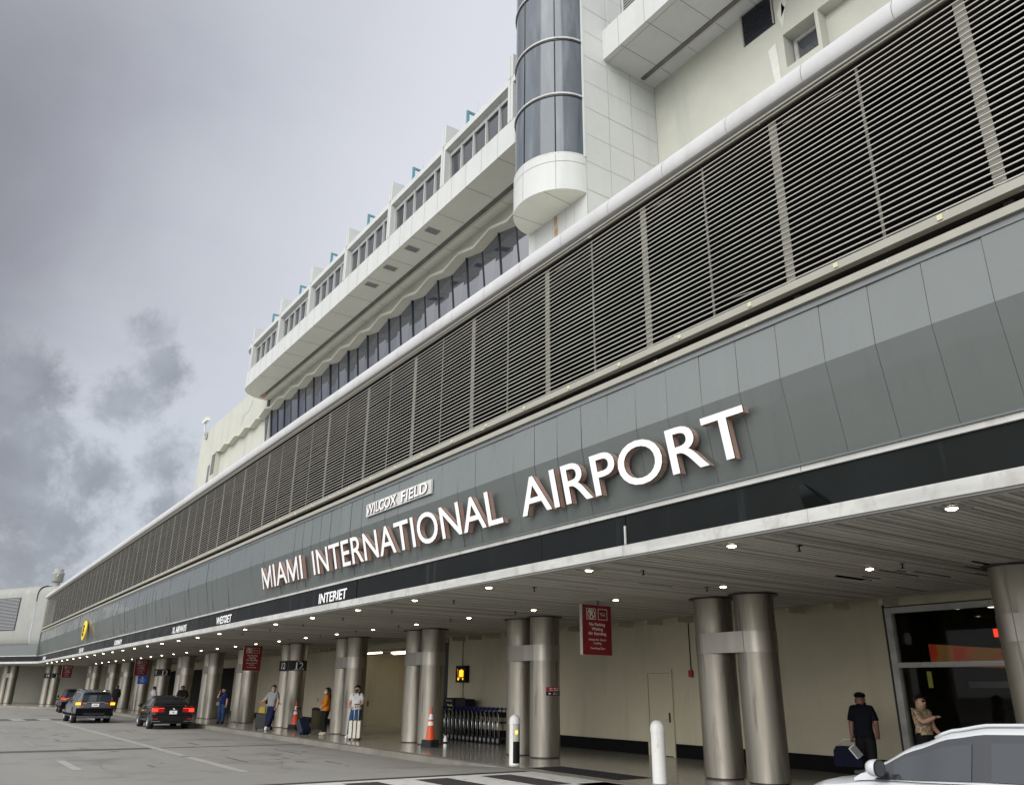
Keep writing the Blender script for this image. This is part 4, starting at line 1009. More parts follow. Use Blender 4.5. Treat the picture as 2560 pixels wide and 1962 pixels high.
MB().cyl((-.02,-.03,-.55),(-.02,-.03,0),.012,'black_trim',8).build('conduit',t)
t = thing('cart_dispenser', 'black cart dispenser with faded yellow symbol behind the carts', 'dispenser', (-27.3,16.55,.146))
MB().box(-.72,0,-.25,.25,0,1.36,'black').box(.02,.74,-.2,.2,0,1.33,'plastic_dark').build('cabinet',t)
mb = MB(); mb.box(-.30,-.08,-.257,-.25,.94,1.10,'clip_lit').box(-.24,-.15,-.257,-.25,1.10,1.13,'clip_lit').box(-.44,-.36,-.257,-.25,1.1,1.14,'clip_lit').box(-.38,-.36,-.257,-.25,.95,1.1,'clip_lit'); mb.box(-.55,-.12,-.256,-.25,1.24,1.29,'bag_grey'); mb.build('symbol',t)

# ------------------------------------------------------------------ luggage
def case(name, label, c, rz, w, d, h, m, tilt=0., straps=None, handle=.45, hm='plastic_dark', group=None):
    t = thing(name, label, 'suitcase', (*c,.146), rz); t.rotation_euler = (tilt,0,rz)
    r = .035; pl = []
    for sx, sz, a in ((1,1,0),(-1,1,90),(-1,-1,180),(1,-1,270)):
        for k in range(4): pl.append((sx*(w/2-r)+r*math.cos(R(a+30*k)), .06+h/2+sz*(h/2-r)+r*math.sin(R(a+30*k))))
    mb = MB().prism(pl,'y',-d/2+.015,d/2-.015,m); n = len(pl)
    c_ = (0,.06+h/2); sh = [(c_[0]+(p[0]-c_[0])*(1-.03/w), c_[1]+(p[1]-c_[1])*(1-.03/h)) for p in pl]
    for s in (-1,1):
        vs = [(p[0],s*(d/2-.015),p[1]) for p in pl]+[(p[0],s*d/2,p[1]) for p in sh]; mb.add(vs,[(i,(i+1)%n,n+(i+1)%n,n+i) for i in range(n)]+[tuple(range(n,2*n))],m)
    mb.build('shell',t)
    if straps:
        for x in (-w*.17,w*.17): MB().box(x-.018,x+.018,-d/2-.004,d/2+.004,.055,h+.066,straps).build('strap',t)
    else: MB().box(-w/2-.003,w/2+.003,-.012,.012,.055,h+.064,'plastic_dark').box(-w*.36,w*.36,-d/2-.02,-d/2,.12,h*.5,m).build('front_pocket',t)
    for sx in (-1,1):
        for sy in (-1,1): MB().cyl((sx*(w/2-.05)-.015,sy*(d/2-.05),.03),(sx*(w/2-.05)+.015,sy*(d/2-.05),.03),.03,'tyre',10).box(sx*(w/2-.05)-.02,sx*(w/2-.05)+.02,sy*(d/2-.05)-.02,sy*(d/2-.05)+.02,.04,.07,'plastic_dark').build('wheel',t)
    if handle:
        z = h+.06; MB().tube([(-w*.19,.02,z-.02),(-w*.19,.02,z+handle)],.010,hm,6).tube([(w*.19,.02,z-.02),(w*.19,.02,z+handle)],.010,hm,6).box(-w*.22,w*.22,0,.04,z+handle,z+handle+.03,'plastic_dark').build('pull_handle',t)
    return t
case('suitcase','cream hard suitcase with two brown straps in front of the white shirt woman',(-27.5,12.55),R(52),.40,.26,.56,'case_white',0,'brown',.50,'sign_white')
case('suitcase','dark navy suitcase tilted on its handle beside the orange top woman',(-31.45,12.35),R(100),.42,.26,.56,'case_navy',R(-36),None,.50)
case('suitcase','black upright suitcase by the grey shirt man, yellow bag on top',(-35.55,11.98),R(60),.42,.28,.58,'case_black',0,None,0)
t = thing('bag','yellow soft bag standing on the black suitcase','bag',(-35.55,11.98,.146+.66),R(60))
MB().prism([(-.12,0),(.12,0),(.13,.10),(.10,.24),(-.10,.24),(-.13,.10)],'y',-.09,.09,'mustard').build('body',t); MB().tube([(-.06,0,.23),(-.05,0,.32),(.05,0,.32),(.06,0,.23)],.012,'mustard').build('handle',t)
case('suitcase','black suitcase standing by the person in the lilac jacket',(-53.7,10.95+.75),R(60),.45,.28,.62,'case_black',0,None,.35)

# ------------------------------------------------------------------ vehicles
def lerp(tab, x):
    if x <= tab[0][0]: return tab[0][1:]
    for a, b in zip(tab[:-1],tab[1:]):
        if x <= b[0]:
            t = (x-a[0])/(b[0]-a[0]); t = t*t*(3-2*t)*.5+t*.5; return tuple(p+(q-p)*t for p,q in zip(a[1:],b[1:]))
    return tab[-1][1:]
def car(name, label, c, rz, L, W, paint, belt, roof, wheels, wr=.33, rails=False, glass='car_glass', lights='none', brand=False, spoiler=False, group=None, rear='suv', bump=.5):
    """local +x is forward.  belt: (x, z belt line, half width); roof: (x, z roof, half width at the gutter)"""
    t = thing(name, label, 'car', c, rz, group)
    xs = [-L/2+L*i/72 for i in range(73)]; hw = W/2
    mb = MB(); secs = []
    for x in xs:
        zb, wf = lerp(belt, x); w = hw*wf; zbot = .24
        for wx in wheels:
            d = abs(x-wx); ra = wr+.07
            if d < ra: zbot = max(zbot, wr+math.sqrt(ra*ra-d*d))
        zbot = min(zbot, zb-.12); zm = zbot+(zb-zbot)*.5
        secs.append([(x,0,zb+.035),(x,w*.55,zb+.03),(x,w*.84,zb+.012),(x,w*.945,zb-.03),(x,w*.985,zb-.10),(x,w,zm+.0),(x,w*.995,zbot+.10),(x,w*.955,zbot),(x,w*.62,max(.24,zbot-.0)),(x,0,max(.24,zbot-.3))])
    n = len(secs[0]); vs = []; fs = []
    for s in (1,-1):
        o = len(vs)
        for sec in secs: vs += [(p[0],p[1]*s,p[2]) for p in sec]
        for i in range(len(secs)-1):
            for k in range(n-1): fs.append((o+i*n+k,o+i*n+k+1,o+(i+1)*n+k+1,o+(i+1)*n+k))
        fs.append(tuple(o+k for k in range(n))); fs.append(tuple(o+(len(secs)-1)*n+k for k in range(n)))
    lowf = [f for f in fs if all(vs[i][2] < .50 for i in f) and bump]
    mb.add(vs,[f for f in fs if f not in lowf],paint,True); mb.add(vs,lowf,'car_under' if bump == .5 else paint,True)
    body = sharp(mb.build('body',t),32)
    # greenhouse
    gx = [roof[0][0]+(roof[-1][0]-roof[0][0])*i/40 for i in range(41)]; g = MB(); gs = []
    for x in gx:
        zr, wt = lerp(roof, x); zb, wf = lerp(belt, x); wb = hw*wf*.93; zb0 = zb-.01; zr = max(zr, zb0+.01)
        wt = wt*hw; f = (zr-zb0); wt2 = wb+(wt-wb)*min(1,f/.35)
        gs.append([(x,0,zr+.02),(x,wt2*.6,zr+.012),(x,wt2*.90,zr-.012),(x,wt2,zr-.05 if f > .1 else zr-.01),(x,wb,zb0)])
    vs = []; fs = []; m = 5
    for s in (1,-1):
        o = len(vs)
        for sec in gs: vs += [(p[0],p[1]*s,p[2]) for p in sec]
        for i in range(len(gs)-1):
            for k in range(m-1): fs.append((o+i*m+k,o+i*m+k+1,o+(i+1)*m+k+1,o+(i+1)*m+k))
    g.add(vs,fs,paint,True); sharp(g.build('roof',t),40)
    def side(x, h):   # point on the greenhouse side: h 0 belt .. 1 gutter
        st = gx[1]-gx[0]; i = max(0,min(len(gx)-2,int((x-gx[0])/st))); u = (x-gx[i])/st; a = Vector(gs[i][4]).lerp(Vector(gs[i+1][4]),u); b = Vector(gs[i][3]).lerp(Vector(gs[i+1][3]),u); return a+(b-a)*h
    return t, body, side, gs, gx, lambda x: lerp(belt,x), hw
def glaze(t, side, spans, m, out=.006, hi=.9, lo=.06):
    for a, b in spans:
        for s in (1,-1):
            n = 14; vs = []
            for i in range(n+1):
                x = a+(b-a)*i/n
                for h in (lo,hi):
                    p = side(x,h); vs.append((x,(p.y+out)*s,p.z))
            MB().add(vs,[(2*i,2*i+1,2*i+3,2*i+2) for i in range(n)],m,True).build('side_window',t)
def wheel(t, x, y, r, rim='rim', w=.2):
    s = 1 if y > 0 else -1
    ty = MB().xf(Matrix()); ty.lathe([(r*.68,-w/2),(r*.92,-w/2),(r,-w/2+.03),(r,w/2-.03),(r*.92,w/2),(r*.68,w/2)],'tyre',n=28)
    ty.xf(Matrix.Translation((x,y-s*w/2,r)) @ Matrix.Rotation(R(90),4,'X')); wo = ty.build('wheel',t)
    rm = MB().lathe([(r*.69,0),(r*.64,-.02),(r*.6,-.05)],rim,n=28).lathe([(0,-.03),(r*.6,-.055)],'car_under',n=28)
    for k in range(10):
        a = R(36*k); rm.obox((r*.36*math.cos(a),r*.36*math.sin(a),-.012),((r*.30*math.cos(a),r*.30*math.sin(a),-.006),(-.020*math.sin(a),.020*math.cos(a),0),(0,0,.014)),rim)
    rm.lathe([(0,.012),(r*.16,.006),(r*.16,-.03)],rim,n=14)
    rm.xf(Matrix.Translation((x,y-s*.012,r)) @ Matrix.Rotation(R(-90*s),4,'X')); rm.build('rim',wo)
    MB().cyl((x,y-s*.24,r),(x,y-s*.19,r),r+.06,'car_under',24).build('wheel_well',t)
PI = math.pi
# white car at the right edge, nose pointing left
belt = [(-2.15,.70,.80),(-2.0,.92,.90),(-1.4,1.03,.975),(-.4,1.0,1.0),(.75,.955,.995),(1.0,.945,.98),(1.6,.875,.95),(2.0,.75,.85),(2.15,.60,.72)]
roof = [(-2.05,.95,.75),(-1.75,1.18,.74),(-1.3,1.40,.745),(-.6,1.475,.75),(-.1,1.46,.75),(.25,1.405,.745),(.62,1.28,.745),(1.0,1.09,.78),(1.24,.945,.85)]
tw, bd, side, gs, gx, bl, hw = car('parked_car','white car cut by the right edge with roof rails and dark side glass','', 0,4.3,1.78,'car_white',belt,roof,(1.33,-1.27),.33,bump=.45) if 0 else car('parked_car','white car cut by the right edge with roof rails and dark side glass',(-4.2,8.80,.03),PI,4.3,1.78,'car_white',belt,roof,(1.33,-1.27),.33,bump=.4)
n = 24
for a, b, hi0 in ((-1.15,.98,.96),):
    for s in (1,-1):
        vs = []
        for i in range(n+1):
            x = a+(b-a)*i/n; 
            for h in (.05,hi0): p = side(x,h); vs.append((x,(p.y+.010)*s,p.z))
        MB().add(vs,[(2*i,2*i+1,2*i+3,2*i+2) for i in range(n)],'car_trim',True).build('window_frame',tw)
for a, b in ((.03,.80),(-1.10,-.15)):
    for s in (1,-1):
        vs = []
        for i in range(n+1):
            x = a+(b-a)*i/n
            for h in (.06,.80): p = side(x,h); vs.append((x,(p.y+.018)*s,p.z))
        MB().add(vs,[(2*i,2*i+1,2*i+3,2*i+2) for i in range(n)],'car_glass2',True).build('side_window',tw)
for s in (1,-1):
    pts = []
    for i in range(22):
        x = -1.35+1.78*i/21; zr, wt = lerp(roof,x); z = zr+.016*math.sin(PI*i/21)**.35-.006; pts.append((x,s*hw*wt*.90,z))
    MB().tube(pts,.016,'car_white',8).build('roof_rail',tw)
    egg = lambda k: [(s*(hw+.075)+k*.098*math.cos(R(a))*(1 if math.cos(R(a))*s > 0 else .9), 1.055+k*.080*math.copysign(abs(math.sin(R(a)))**.8,math.sin(R(a)))) for a in range(0,360,20)]
    mo = MB(); rings = [(.838,1.0),(.87,1.02),(.91,.95),(.945,.72),(.96,.40)]; vs = [(x,*p) for x,k in rings for p in egg(k)]; n = 18
    mo.add(vs,[(q*n+i,q*n+(i+1)%n,(q+1)*n+(i+1)%n,(q+1)*n+i) for q in range(4) for i in range(n)]+[tuple(range(4*n,5*n))],'car_white',True)
    mo.box(.85,.92,*sorted((s*(hw-.08),s*(hw+.0))),.955,.995,'plastic_dark'); mm = mo.build('door_mirror',tw)
    MB().prism(egg(1.0),'x',.828,.838,'plastic_dark').prism(egg(.86),'x',.826,.8285,'car_glass2').build('mirror_glass',mm)
    MB().add([(.82,s*(side(.82,.04).y+.022),side(.82,.04).z),(1.0,s*(side(1.0,.04).y+.022),side(1.0,.04).z),(.86,s*(side(.86,.5).y+.02),side(.86,.5).z)],[(0,1,2)],'plastic_dark').build('corner_trim',tw)
    for x in (-.05,.95,-1.3): MB().box(x-.004,x+.004,s*(hw*.995)-.003,s*(hw*.995)+.003,.45,.90,'seam').build('door_gap',tw)
    MB().box(.12,.32,s*hw-.012,s*hw+.022,.84,.87,'car_white').build('door_handle',tw)
wsx = [i for i,x in enumerate(gx) if .30 <= x <= 1.2]
def screen(t, gs, idx, m, name, kk=.88):
    vs = []; 
    for i in idx:
        for k in (-1,-.5,0,.5,1):
            p0_, p1_, p2_ = Vector(gs[i][0]), Vector(gs[i][1]), Vector(gs[i][2])
            if k == 0: p = p0_
            elif abs(k) == .5: p = Vector((p1_.x,p1_.y*(1 if k > 0 else -1)*.9,p1_.z))
            else: p = Vector((p2_.x,p2_.y*kk*(1 if k > 0 else -1),p2_.z+.002))
            vs.append((p.x+(.006 if gs[idx[0]][0][0] > 0 else -.006),p.y,p.z+.006))
    MB().add(vs,[(5*i+k,5*i+k+1,5*i+k+6,5*i+k+5) for i in range(len(idx)-1) for k in range(4)],m,True).build(name,t)
screen(tw,gs,wsx,'car_glass','windscreen')
MB().box(1.16,1.36,-.6,.6,.955,.985,'plastic_dark').tube([(1.24,.5,.99),(1.05,.1,1.10)],.012,'black',6).build('wiper',tw)
MB().tube([(.35+.17*math.cos(R(a))*.4,-.36+.17*math.cos(R(a)),.98+.17*math.sin(R(a))) for a in range(0,361,24)],.014,'black',6).build('steering_wheel',tw)
for x in (1.33,-1.27):
    for y in (hw-.01,-hw+.01): wheel(tw,x,y,.33)
for s in (1,-1): MB().ball((1.93,s*.62,.70),.2,'car_glass2',12,rz=.09,ry=.18).build('headlight',tw)

# grey SUV, seen from behind
def suv(label, c, rz, paint, amber, rails, small=False, name='parked_car'):
    belt = [(-2.28,.86,.86),(-2.2,1.0,.93),(-1.8,1.06,.985),(-.5,1.02,1.0),(.75,1.0,1.0),(1.2,.98,.98),(1.8,.90,.94),(2.15,.76,.84),(2.28,.60,.72)]
    roof = [(-2.22,1.02,.80),(-2.08,1.22,.77),(-1.92,1.49,.745),(-1.4,1.58,.75),(-.4,1.60,.75),(.2,1.57,.745),(.7,1.36,.745),(1.05,1.14,.79),(1.34,.975,.86)]
    t, bd, side, gs, gx, bl, hw = car(name,label,c,rz,4.56,1.86,paint,belt,roof,(1.38,-1.32),.36)
    glaze(t,side,[(-.55,.9),(-1.45,-.63),(-1.86,-1.53)],'car_glass2')
    screen(t,gs,[i for i,x in enumerate(gx) if .28 <= x <= 1.25],'car_glass','windscreen')
    # tailgate: glass, spoiler, lamps, plate, bumper
    bk = -2.285
    MB().add([(-2.245,-.66,1.06),(-2.245,.66,1.06),(-2.03,.60,1.44),(-2.03,-.60,1.44)],[(0,1,2,3)],'car_glass2').build('rear_window',t)
    MB().prism([(-1.9,1.60),(-2.16,1.545),(-2.17,1.50),(-1.95,1.50)],'y',-.60,.60,paint).build('spoiler',t)
    for s in (-1,1):
        lp = MB().prism([(-2.31,1.01),(-2.30,.86),(-2.10,.84),(-1.98,.98),(-2.05,1.06)],'y',min(s*.60,s*.905),max(s*.60,s*.905),'red_lens').build('tail_light',t)
        MB().prism([(-2.325,1.0),(-2.318,.88),(-2.24,.87),(-2.22,1.0)],'y',min(s*.70,s*.915),max(s*.70,s*.915),'amber_lit' if amber else 'red_lit').build('lamp',lp)
        MB().prism([(-2.318,1.00),(-2.312,.92),(-2.28,.92),(-2.28,1.0)],'y',min(s*.42,s*.60),max(s*.42,s*.60),'chrome' if amber else 'red_lit').build('reflector',t)
        mo = MB().ball((.82,s*1.0,1.08),.07,paint,10,rz=.085,ry=.11).build('door_mirror',t)
        if rails:
            pts = [(-1.75+1.9*i/14, s*.66, 1.585+.055*math.sin(PI*i/14)**.4-.01) for i in range(15)]; MB().tube(pts,.022,'chrome',8).build('roof_rail',t)
        MB().box(-2.2,1.9,s*.915-.01,s*.915+.02,.36,.47,'car_under').build('side_sill',t)
        MB().box(-.5,-.32,s*.93-.01,s*.93+.02,.9,.93,paint).build('door_handle',t)
        MB().box(-2.335,-2.30,s*.82-.08,s*.82+.08,.50,.54,'red_lens').build('rear_reflector',t)
    MB().box(-2.325,-2.27,-.42,.42,1.0,1.035,'chrome').build('chrome_strip',t)
    MB().box(-2.32,-2.30,-.17,.17,.80,.95,'sign_white').box(-2.325,-2.32,-.10,.10,.855,.895,'bag_grey').build('number_plate',t)
    MB().prism([(-2.26,.74),(-2.345,.70),(-2.345,.42),(-2.25,.34),(-2.0,.34),(-2.0,.74)],'y',-.86,.86,'car_under').box(-2.35,-2.345,-.5,.5,.40,.5,'plastic_dark').build('bumper',t)
    MB().cyl((-2.30,-.55,.32),(-2.1,-.55,.32),.035,'chrome',10).build('exhaust',t)
    for x in (1.38,-1.32):
        for y in (hw-.01,-hw+.01): wheel(t,x,y,.36,w=.22)
    return t
suv('grey SUV seen from behind with lit amber indicators and silver roof rails',(-51.15,7.72,0),PI-R(0.5),'car_grey',True,True)
suv('black SUV mostly hidden behind the grey one, red tail lights lit',(-70.8,9.6,0),PI-R(4),'car_black',False,False)
# black saloon
belt = [(-2.3,.86,.82),(-2.22,.96,.90),(-1.7,.99,.97),(-.4,.93,1.0),(.75,.90,1.0),(1.2,.87,.98),(1.8,.78,.93),(2.2,.64,.82),(2.3,.52,.70)]
roof = [(-1.95,.985,.80),(-1.5,1.16,.74),(-1.0,1.33,.715),(-.5,1.395,.71),(-.05,1.40,.71),(.35,1.31,.72),(.8,1.10,.76),(1.22,.87,.85)]
ts, bd, side, gs, gx, bl, hw = car('parked_car','black saloon with red brake lights lit, stopped along the kerb',(-43.1,9.80,0),PI-R(3),4.6,1.80,'car_black',belt,roof,(1.42,-1.36),.32)
glaze(ts,side,[(-.35,.75),(-1.15,-.43)],'car_glass2')
screen(ts,gs,[i for i,x in enumerate(gx) if .3 <= x <= 1.12],'car_glass','windscreen')
screen(ts,gs,[i for i,x in enumerate(gx) if -1.85 <= x <= -.95],'car_glass','rear_window',.9)
for s in (-1,1):
    lp = MB().prism([(-2.33,.90),(-2.34,.72),(-2.16,.72),(-2.0,.88),(-2.05,.96)],'y',min(s*.40,s*.865),max(s*.40,s*.865),'red_lens').build('tail_light',ts)
    MB().prism([(-2.352,.88),(-2.352,.74),(-2.20,.74),(-2.1,.88)],'y',min(s*.66,s*.88),max(s*.66,s*.88),'red_lit').box(-2.35,-2.34,min(s*.40,s*.66),max(s*.40,s*.66),.875,.895,'red_lit').build('lamp',lp)
    MB().ball((.78,s*.97,.97),.06,'car_black',10,rz=.075,ry=.10).build('door_mirror',ts)
    MB().box(-2.36,-2.33,s*.72-.10,s*.72+.10,.42,.46,'red_lens').build('rear_reflector',ts)
    MB().box(-2.36,-2.34,min(s*.5,s*.86),max(s*.5,s*.86),.335,.355,'chrome').build('bumper_trim',ts)
MB().box(-1.25,-1.15,-.14,.14,1.20,1.225,'red_lit').build('high_brake_light',ts)
MB().box(-2.35,-2.335,-.16,.16,.64,.79,'sign_white').box(-2.354,-2.35,-.03,.03,.69,.74,'bag_grey').build('number_plate',ts)
MB().lathe([(0,0),(.04,0),(.04,.012)],'chrome',n=10).xf(Matrix.Translation((-2.35,0,.86)) @ Matrix.Rotation(R(-90),4,'Y')).build('badge',ts)
MB().prism([(-2.26,.62),(-2.35,.58),(-2.35,.36),(-2.25,.26),(-2.0,.26),(-2.0,.62)],'y',-.84,.84,'car_black').build('bumper',ts)
for x in (1.42,-1.36):
    for y in (hw-.01,-hw+.01): wheel(ts,x,y,.32)
# ------------------------------------------------------------------ people
# joints in metres for a 1.65 m adult, facing local -y, feet on z = 0
BASE = dict(pelvis=(0,0,.90), waist=(0,.005,1.05), chest=(0,.01,1.24), neck=(0,.015,1.40), jaw=(0,-.01,1.475), skull=(0,-.008,1.555), top=(0,.005,1.615),
  shL=(.165,.015,1.345), elL=(.205,.03,1.08), wrL=(.215,-.03,.86), haL=(.215,-.05,.80), shR=(-.165,.015,1.345), elR=(-.205,.03,1.08), wrR=(-.215,-.03,.86), haR=(-.215,-.05,.80),
  hiL=(.085,0,.86), knL=(.095,-.02,.47), anL=(.095,.02,.085), toL=(.105,-.13,.035), hiR=(-.085,0,.86), knR=(-.095,-.02,.47), anR=(-.095,.02,.085), toR=(-.105,-.13,.035))
BONES = [('pelvis','waist','torso'),('waist','chest','torso'),('chest','neck','torso'),('neck','jaw','head'),('jaw','skull','head'),('skull','top','head')]
for s in 'LR': BONES += [('chest','sh'+s,'torso'),('sh'+s,'el'+s,'arm'),('el'+s,'wr'+s,'fore'),('wr'+s,'ha'+s,'hand'),('pelvis','hi'+s,'hips'),('hi'+s,'kn'+s,'thigh'),('kn'+s,'an'+s,'shin'),('an'+s,'to'+s,'foot')]
RAD = dict(pelvis=(.150,.115), waist=(.128,.098), chest=(.160,.112), neck=(.060,.060), jaw=(.072,.085), skull=(.088,.102), top=(.062,.070), sh=(.070,.066), el=(.048,.048), wr=(.033,.033), ha=(.046,.026), hi=(.105,.105), kn=(.066,.068), an=(.046,.050), to=(.044,.034))
def person(label, loc, rz, pose, skin, wear, hair=None, scale=1., slim=1., extra=None):
    t = thing('person', label, 'person', loc, rz)
    J = dict(BASE); J.update(pose); J = {k: Vector(v)*scale for k, v in J.items()}
    names = list(J); idx = {n: i for i, n in enumerate(names)}
    me = bpy.data.meshes.new('body'); me.from_pydata([J[n] for n in names], [(idx[a], idx[b]) for a, b, _ in BONES], [])
    ob = bpy.data.objects.new('body', me); COL.objects.link(ob)
    sk = ob.modifiers.new('s','SKIN'); sk.use_smooth_shade = True
    for n in names:
        k = n if n in RAD else n[:-1]; r = RAD[k]; v = me.skin_vertices[0].data[idx[n]]; f = scale*1.12*(slim if k in ('pelvis','waist','chest','hi','kn','sh','el') else 1); v.radius = (r[0]*f, r[1]*f)
    me.skin_vertices[0].data[idx['pelvis']].use_root = True
    sub = ob.modifiers.new('d','SUBSURF'); sub.levels = 2; sub.render_levels = 2
    dg = bpy.context.evaluated_depsgraph_get(); ev = bpy.data.meshes.new_from_object(ob.evaluated_get(dg))
    bpy.data.objects.remove(ob)
    vs = [v.co.copy() for v in ev.vertices]; nr = [v.normal.copy() for v in ev.vertices]; fs = [tuple(p.vertices) for p in ev.polygons]
    segs = [(J[a], J[b], reg, b[-1] if b[-1] in 'LR' else '') for a, b, reg in BONES]
    def where(c):
        best = None
        for a, b, reg, s in segs:
            ab = b-a; u = max(0, min(1, (c-a).dot(ab)/max(ab.length_squared,1e-9))); d = (c-(a+ab*u)).length
            rr = {'torso':.15,'hips':.12,'thigh':.09,'head':.09}.get(reg,.05)*scale
            q = d-rr*.6
            if best is None or q < best[0]: best = (q, reg, u, s)
        return best[1:]+(c.z/scale,)
    mb = MB(); mb.add(vs, fs, skin, True)
    # face
    hd = J['skull']; fwd = (Vector(pose.get('look',(0,-1,0)))).normalized(); rt = Vector((-fwd.y,fwd.x,0)).normalized(); up = Vector((0,0,1)); q = scale
    fr = hd+fwd*.082*q
    mb.ball(tuple(fr+fwd*.022*q-up*.030*q),.014*q,skin,8,rz=.024*q)
    for s in (-1,1):
        mb.ball(tuple(fr+rt*s*.033*q+fwd*.012*q-up*.002*q),.010*q,'black',8); mb.ball(tuple(hd+rt*s*.092*q-up*.02*q),.012*q,skin,8,rz=.028*q,ry=.02*q)
    mb.box(*sorted((fr.x-.02*q+fwd.x*.012,fr.x+.02*q+fwd.x*.012)),*sorted((fr.y-.004+fwd.y*.010,fr.y+.010+fwd.y*.010)),fr.z-.072*q,fr.z-.064*q,'lip')
    # hands: four fingers and a thumb rooted in the palm
    for s in 'LR':
        w, h = J['wr'+s], J['ha'+s]; d = (h-w).normalized(); sd = d.cross(Vector((0,-1,.15)) if abs(d.y) < .8 else Vector((0,0,1))).normalized(); pn = sd.cross(d)
        if pn.y > 0: pn = -pn
        for k, L in enumerate((.060,.070,.066,.052)):
            o = h+sd*(k-1.5)*.019*q+d*.012*q; mb.tube([o,o+d*L*.45*q+pn*.008*q,o+d*L*.8*q+pn*.026*q,o+d*L*.9*q+pn*.044*q],[.0095*q,.009*q,.008*q,.006*q],skin,6)
        o = w+d*.03*q+sd*.032*q*(1 if s == 'L' else -1); mb.tube([o,o+d*.03*q+sd*.022*q*(1 if s == 'L' else -1)+pn*.012*q,o+d*.062*q+sd*.018*q*(1 if s == 'L' else -1)+pn*.03*q],[.012*q,.010*q,.007*q],skin,6)
    mb.build('body', t)
    # clothing: shells lifted off the body
    cen = [where(sum((vs[i] for i in f), Vector())/len(f)) for f in fs]
    for nm, m, rule, d in wear:
        pick = [f for f, c in zip(fs, cen) if rule(*c)]
        if not pick: continue
        ids = sorted({i for f in pick for i in f}); mp = {i: k for k, i in enumerate(ids)}
        sv = [vs[i]+nr[i]*d*scale for i in ids]
        b = MB(); b.add(sv, [tuple(mp[i] for i in f) for f in pick], m, True)
        edge = {}
        for f in pick:
            for i in range(len(f)): e = (f[i], f[(i+1) % len(f)]); edge[tuple(sorted(e))] = edge.get(tuple(sorted(e)),0)+1
        for (a, c), k in edge.items():
            if k == 1: b.add([sv[mp[a]],sv[mp[c]],vs[c],vs[a]],[(0,1,2,3)],m)
        b.build(nm, t)
    if hair:
        style, hm = hair; b = MB(); bk = -fwd; h0 = hd+up*.016*q+bk*.014*q
        n = 14; pr = []
        vsx = []
        rings = []
        lo = {'short':-.012,'long':-.02,'bald':0}[style]
        for j in range(9):
            ph = R(90-j*14); rr = math.cos(ph); zz = math.sin(ph)
            if zz < -.35: break
            rings.append((rr,zz))
        for rr, zz in rings:
            for i in range(n*2):
                a = 2*math.pi*i/(n*2); dirv = rt*math.cos(a)*.104*q*rr+bk*math.sin(a)*.118*q*rr
                cut = 1.0
                z_ = zz*.112*q
                if math.sin(a) < -.15 and zz < .45: z_ = .45*.112*q+ (zz-.45)*.004; 
                vsx.append(h0+dirv+up*z_)
        k = n*2
        b.add(vsx,[(j*k+i,j*k+(i+1)%k,(j+1)*k+(i+1)%k,(j+1)*k+i) for j in range(len(rings)-1) for i in range(k)],hm,True)
        if style == 'long':
            for sx, ln, rad in ((-.075,.36,.036),(.075,.36,.036),(-.04,.34,.05),(.04,.34,.05),(0,.34,.055)):
                back = .02 if abs(sx) > .06 else .085
                o = h0+rt*sx*q*1.1+bk*back*q*.8; f_ = fwd*.09*q if abs(sx) > .06 else bk*.02*q
                b.tube([o+up*.03*q,o-up*.10*q,o-up*.22*q+f_*.8+rt*sx*.25*q,o-up*ln*q+f_+rt*sx*.2*q],[rad*q,rad*1.05*q,rad*.9*q,rad*.35*q],hm,8)
        b.build('hair', t)
    if extra: extra(t, J, fwd, rt, up, q)
    return t
MM('lip', (.32,.10,.08), .5)
top_only = lambda r,u,s,z: (r in ('torso','hips') and z > .90) or (r == 'arm' and u < .62)
longtop = lambda r,u,s,z: (r in ('torso','hips') and z > .87) or r == 'arm' or (r == 'fore' and u < .85)
trous = lambda r,u,s,z: (r in ('hips','torso') and z < .97) or r == 'thigh' or (r == 'shin' and u < .88)
shoe = lambda r,u,s,z: r == 'foot' or (r == 'shin' and u > .93)
def mask(m):
    def f(t,J,fwd,rt,up,q):
        c = J['skull']+fwd*.070*q-up*.052*q; MB().ball(tuple(c),.058*q,m,12,rz=.046*q,ry=.052*q).build('face_mask',t)
    return f
def both(*fs):
    def f(*a):
        for g in fs: g(*a)
    return f
def phone(hand):
    def f(t,J,fwd,rt,up,q):
        h = J[hand]+(J[hand]-J['wr'+hand[-1]]).normalized()*.06*q; MB().obox(tuple(h),((.036,0,0),(0,.004,0),(0,.01,.072)),'black').build('phone',t)
    return f
PF = .146
# woman in white
person('woman in white shirt and blue jeans with long dark hair and black mask',(-28.35,12.92,PF),R(48),dict(elL=(.245,-.06,1.10),wrL=(.13,-.20,1.02),haL=(.07,-.23,1.00),elR=(-.235,.0,1.09),wrR=(-.20,-.16,.98),haR=(-.15,-.21,.97),knR=(-.14,-.05,.47),anR=(-.20,-.02,.085),toR=(-.24,-.16,.035),knL=(.05,-.05,.47),anL=(.0,-.06,.085),toL=(-.01,-.21,.035)),'skin',
  [('shirt','tee_white',top_only,.016),('trousers','jeans',trous,.012),('shoes','shoe_white',shoe,.014)],('long','hair'),1.05,1.0,mask('black_cloth'))
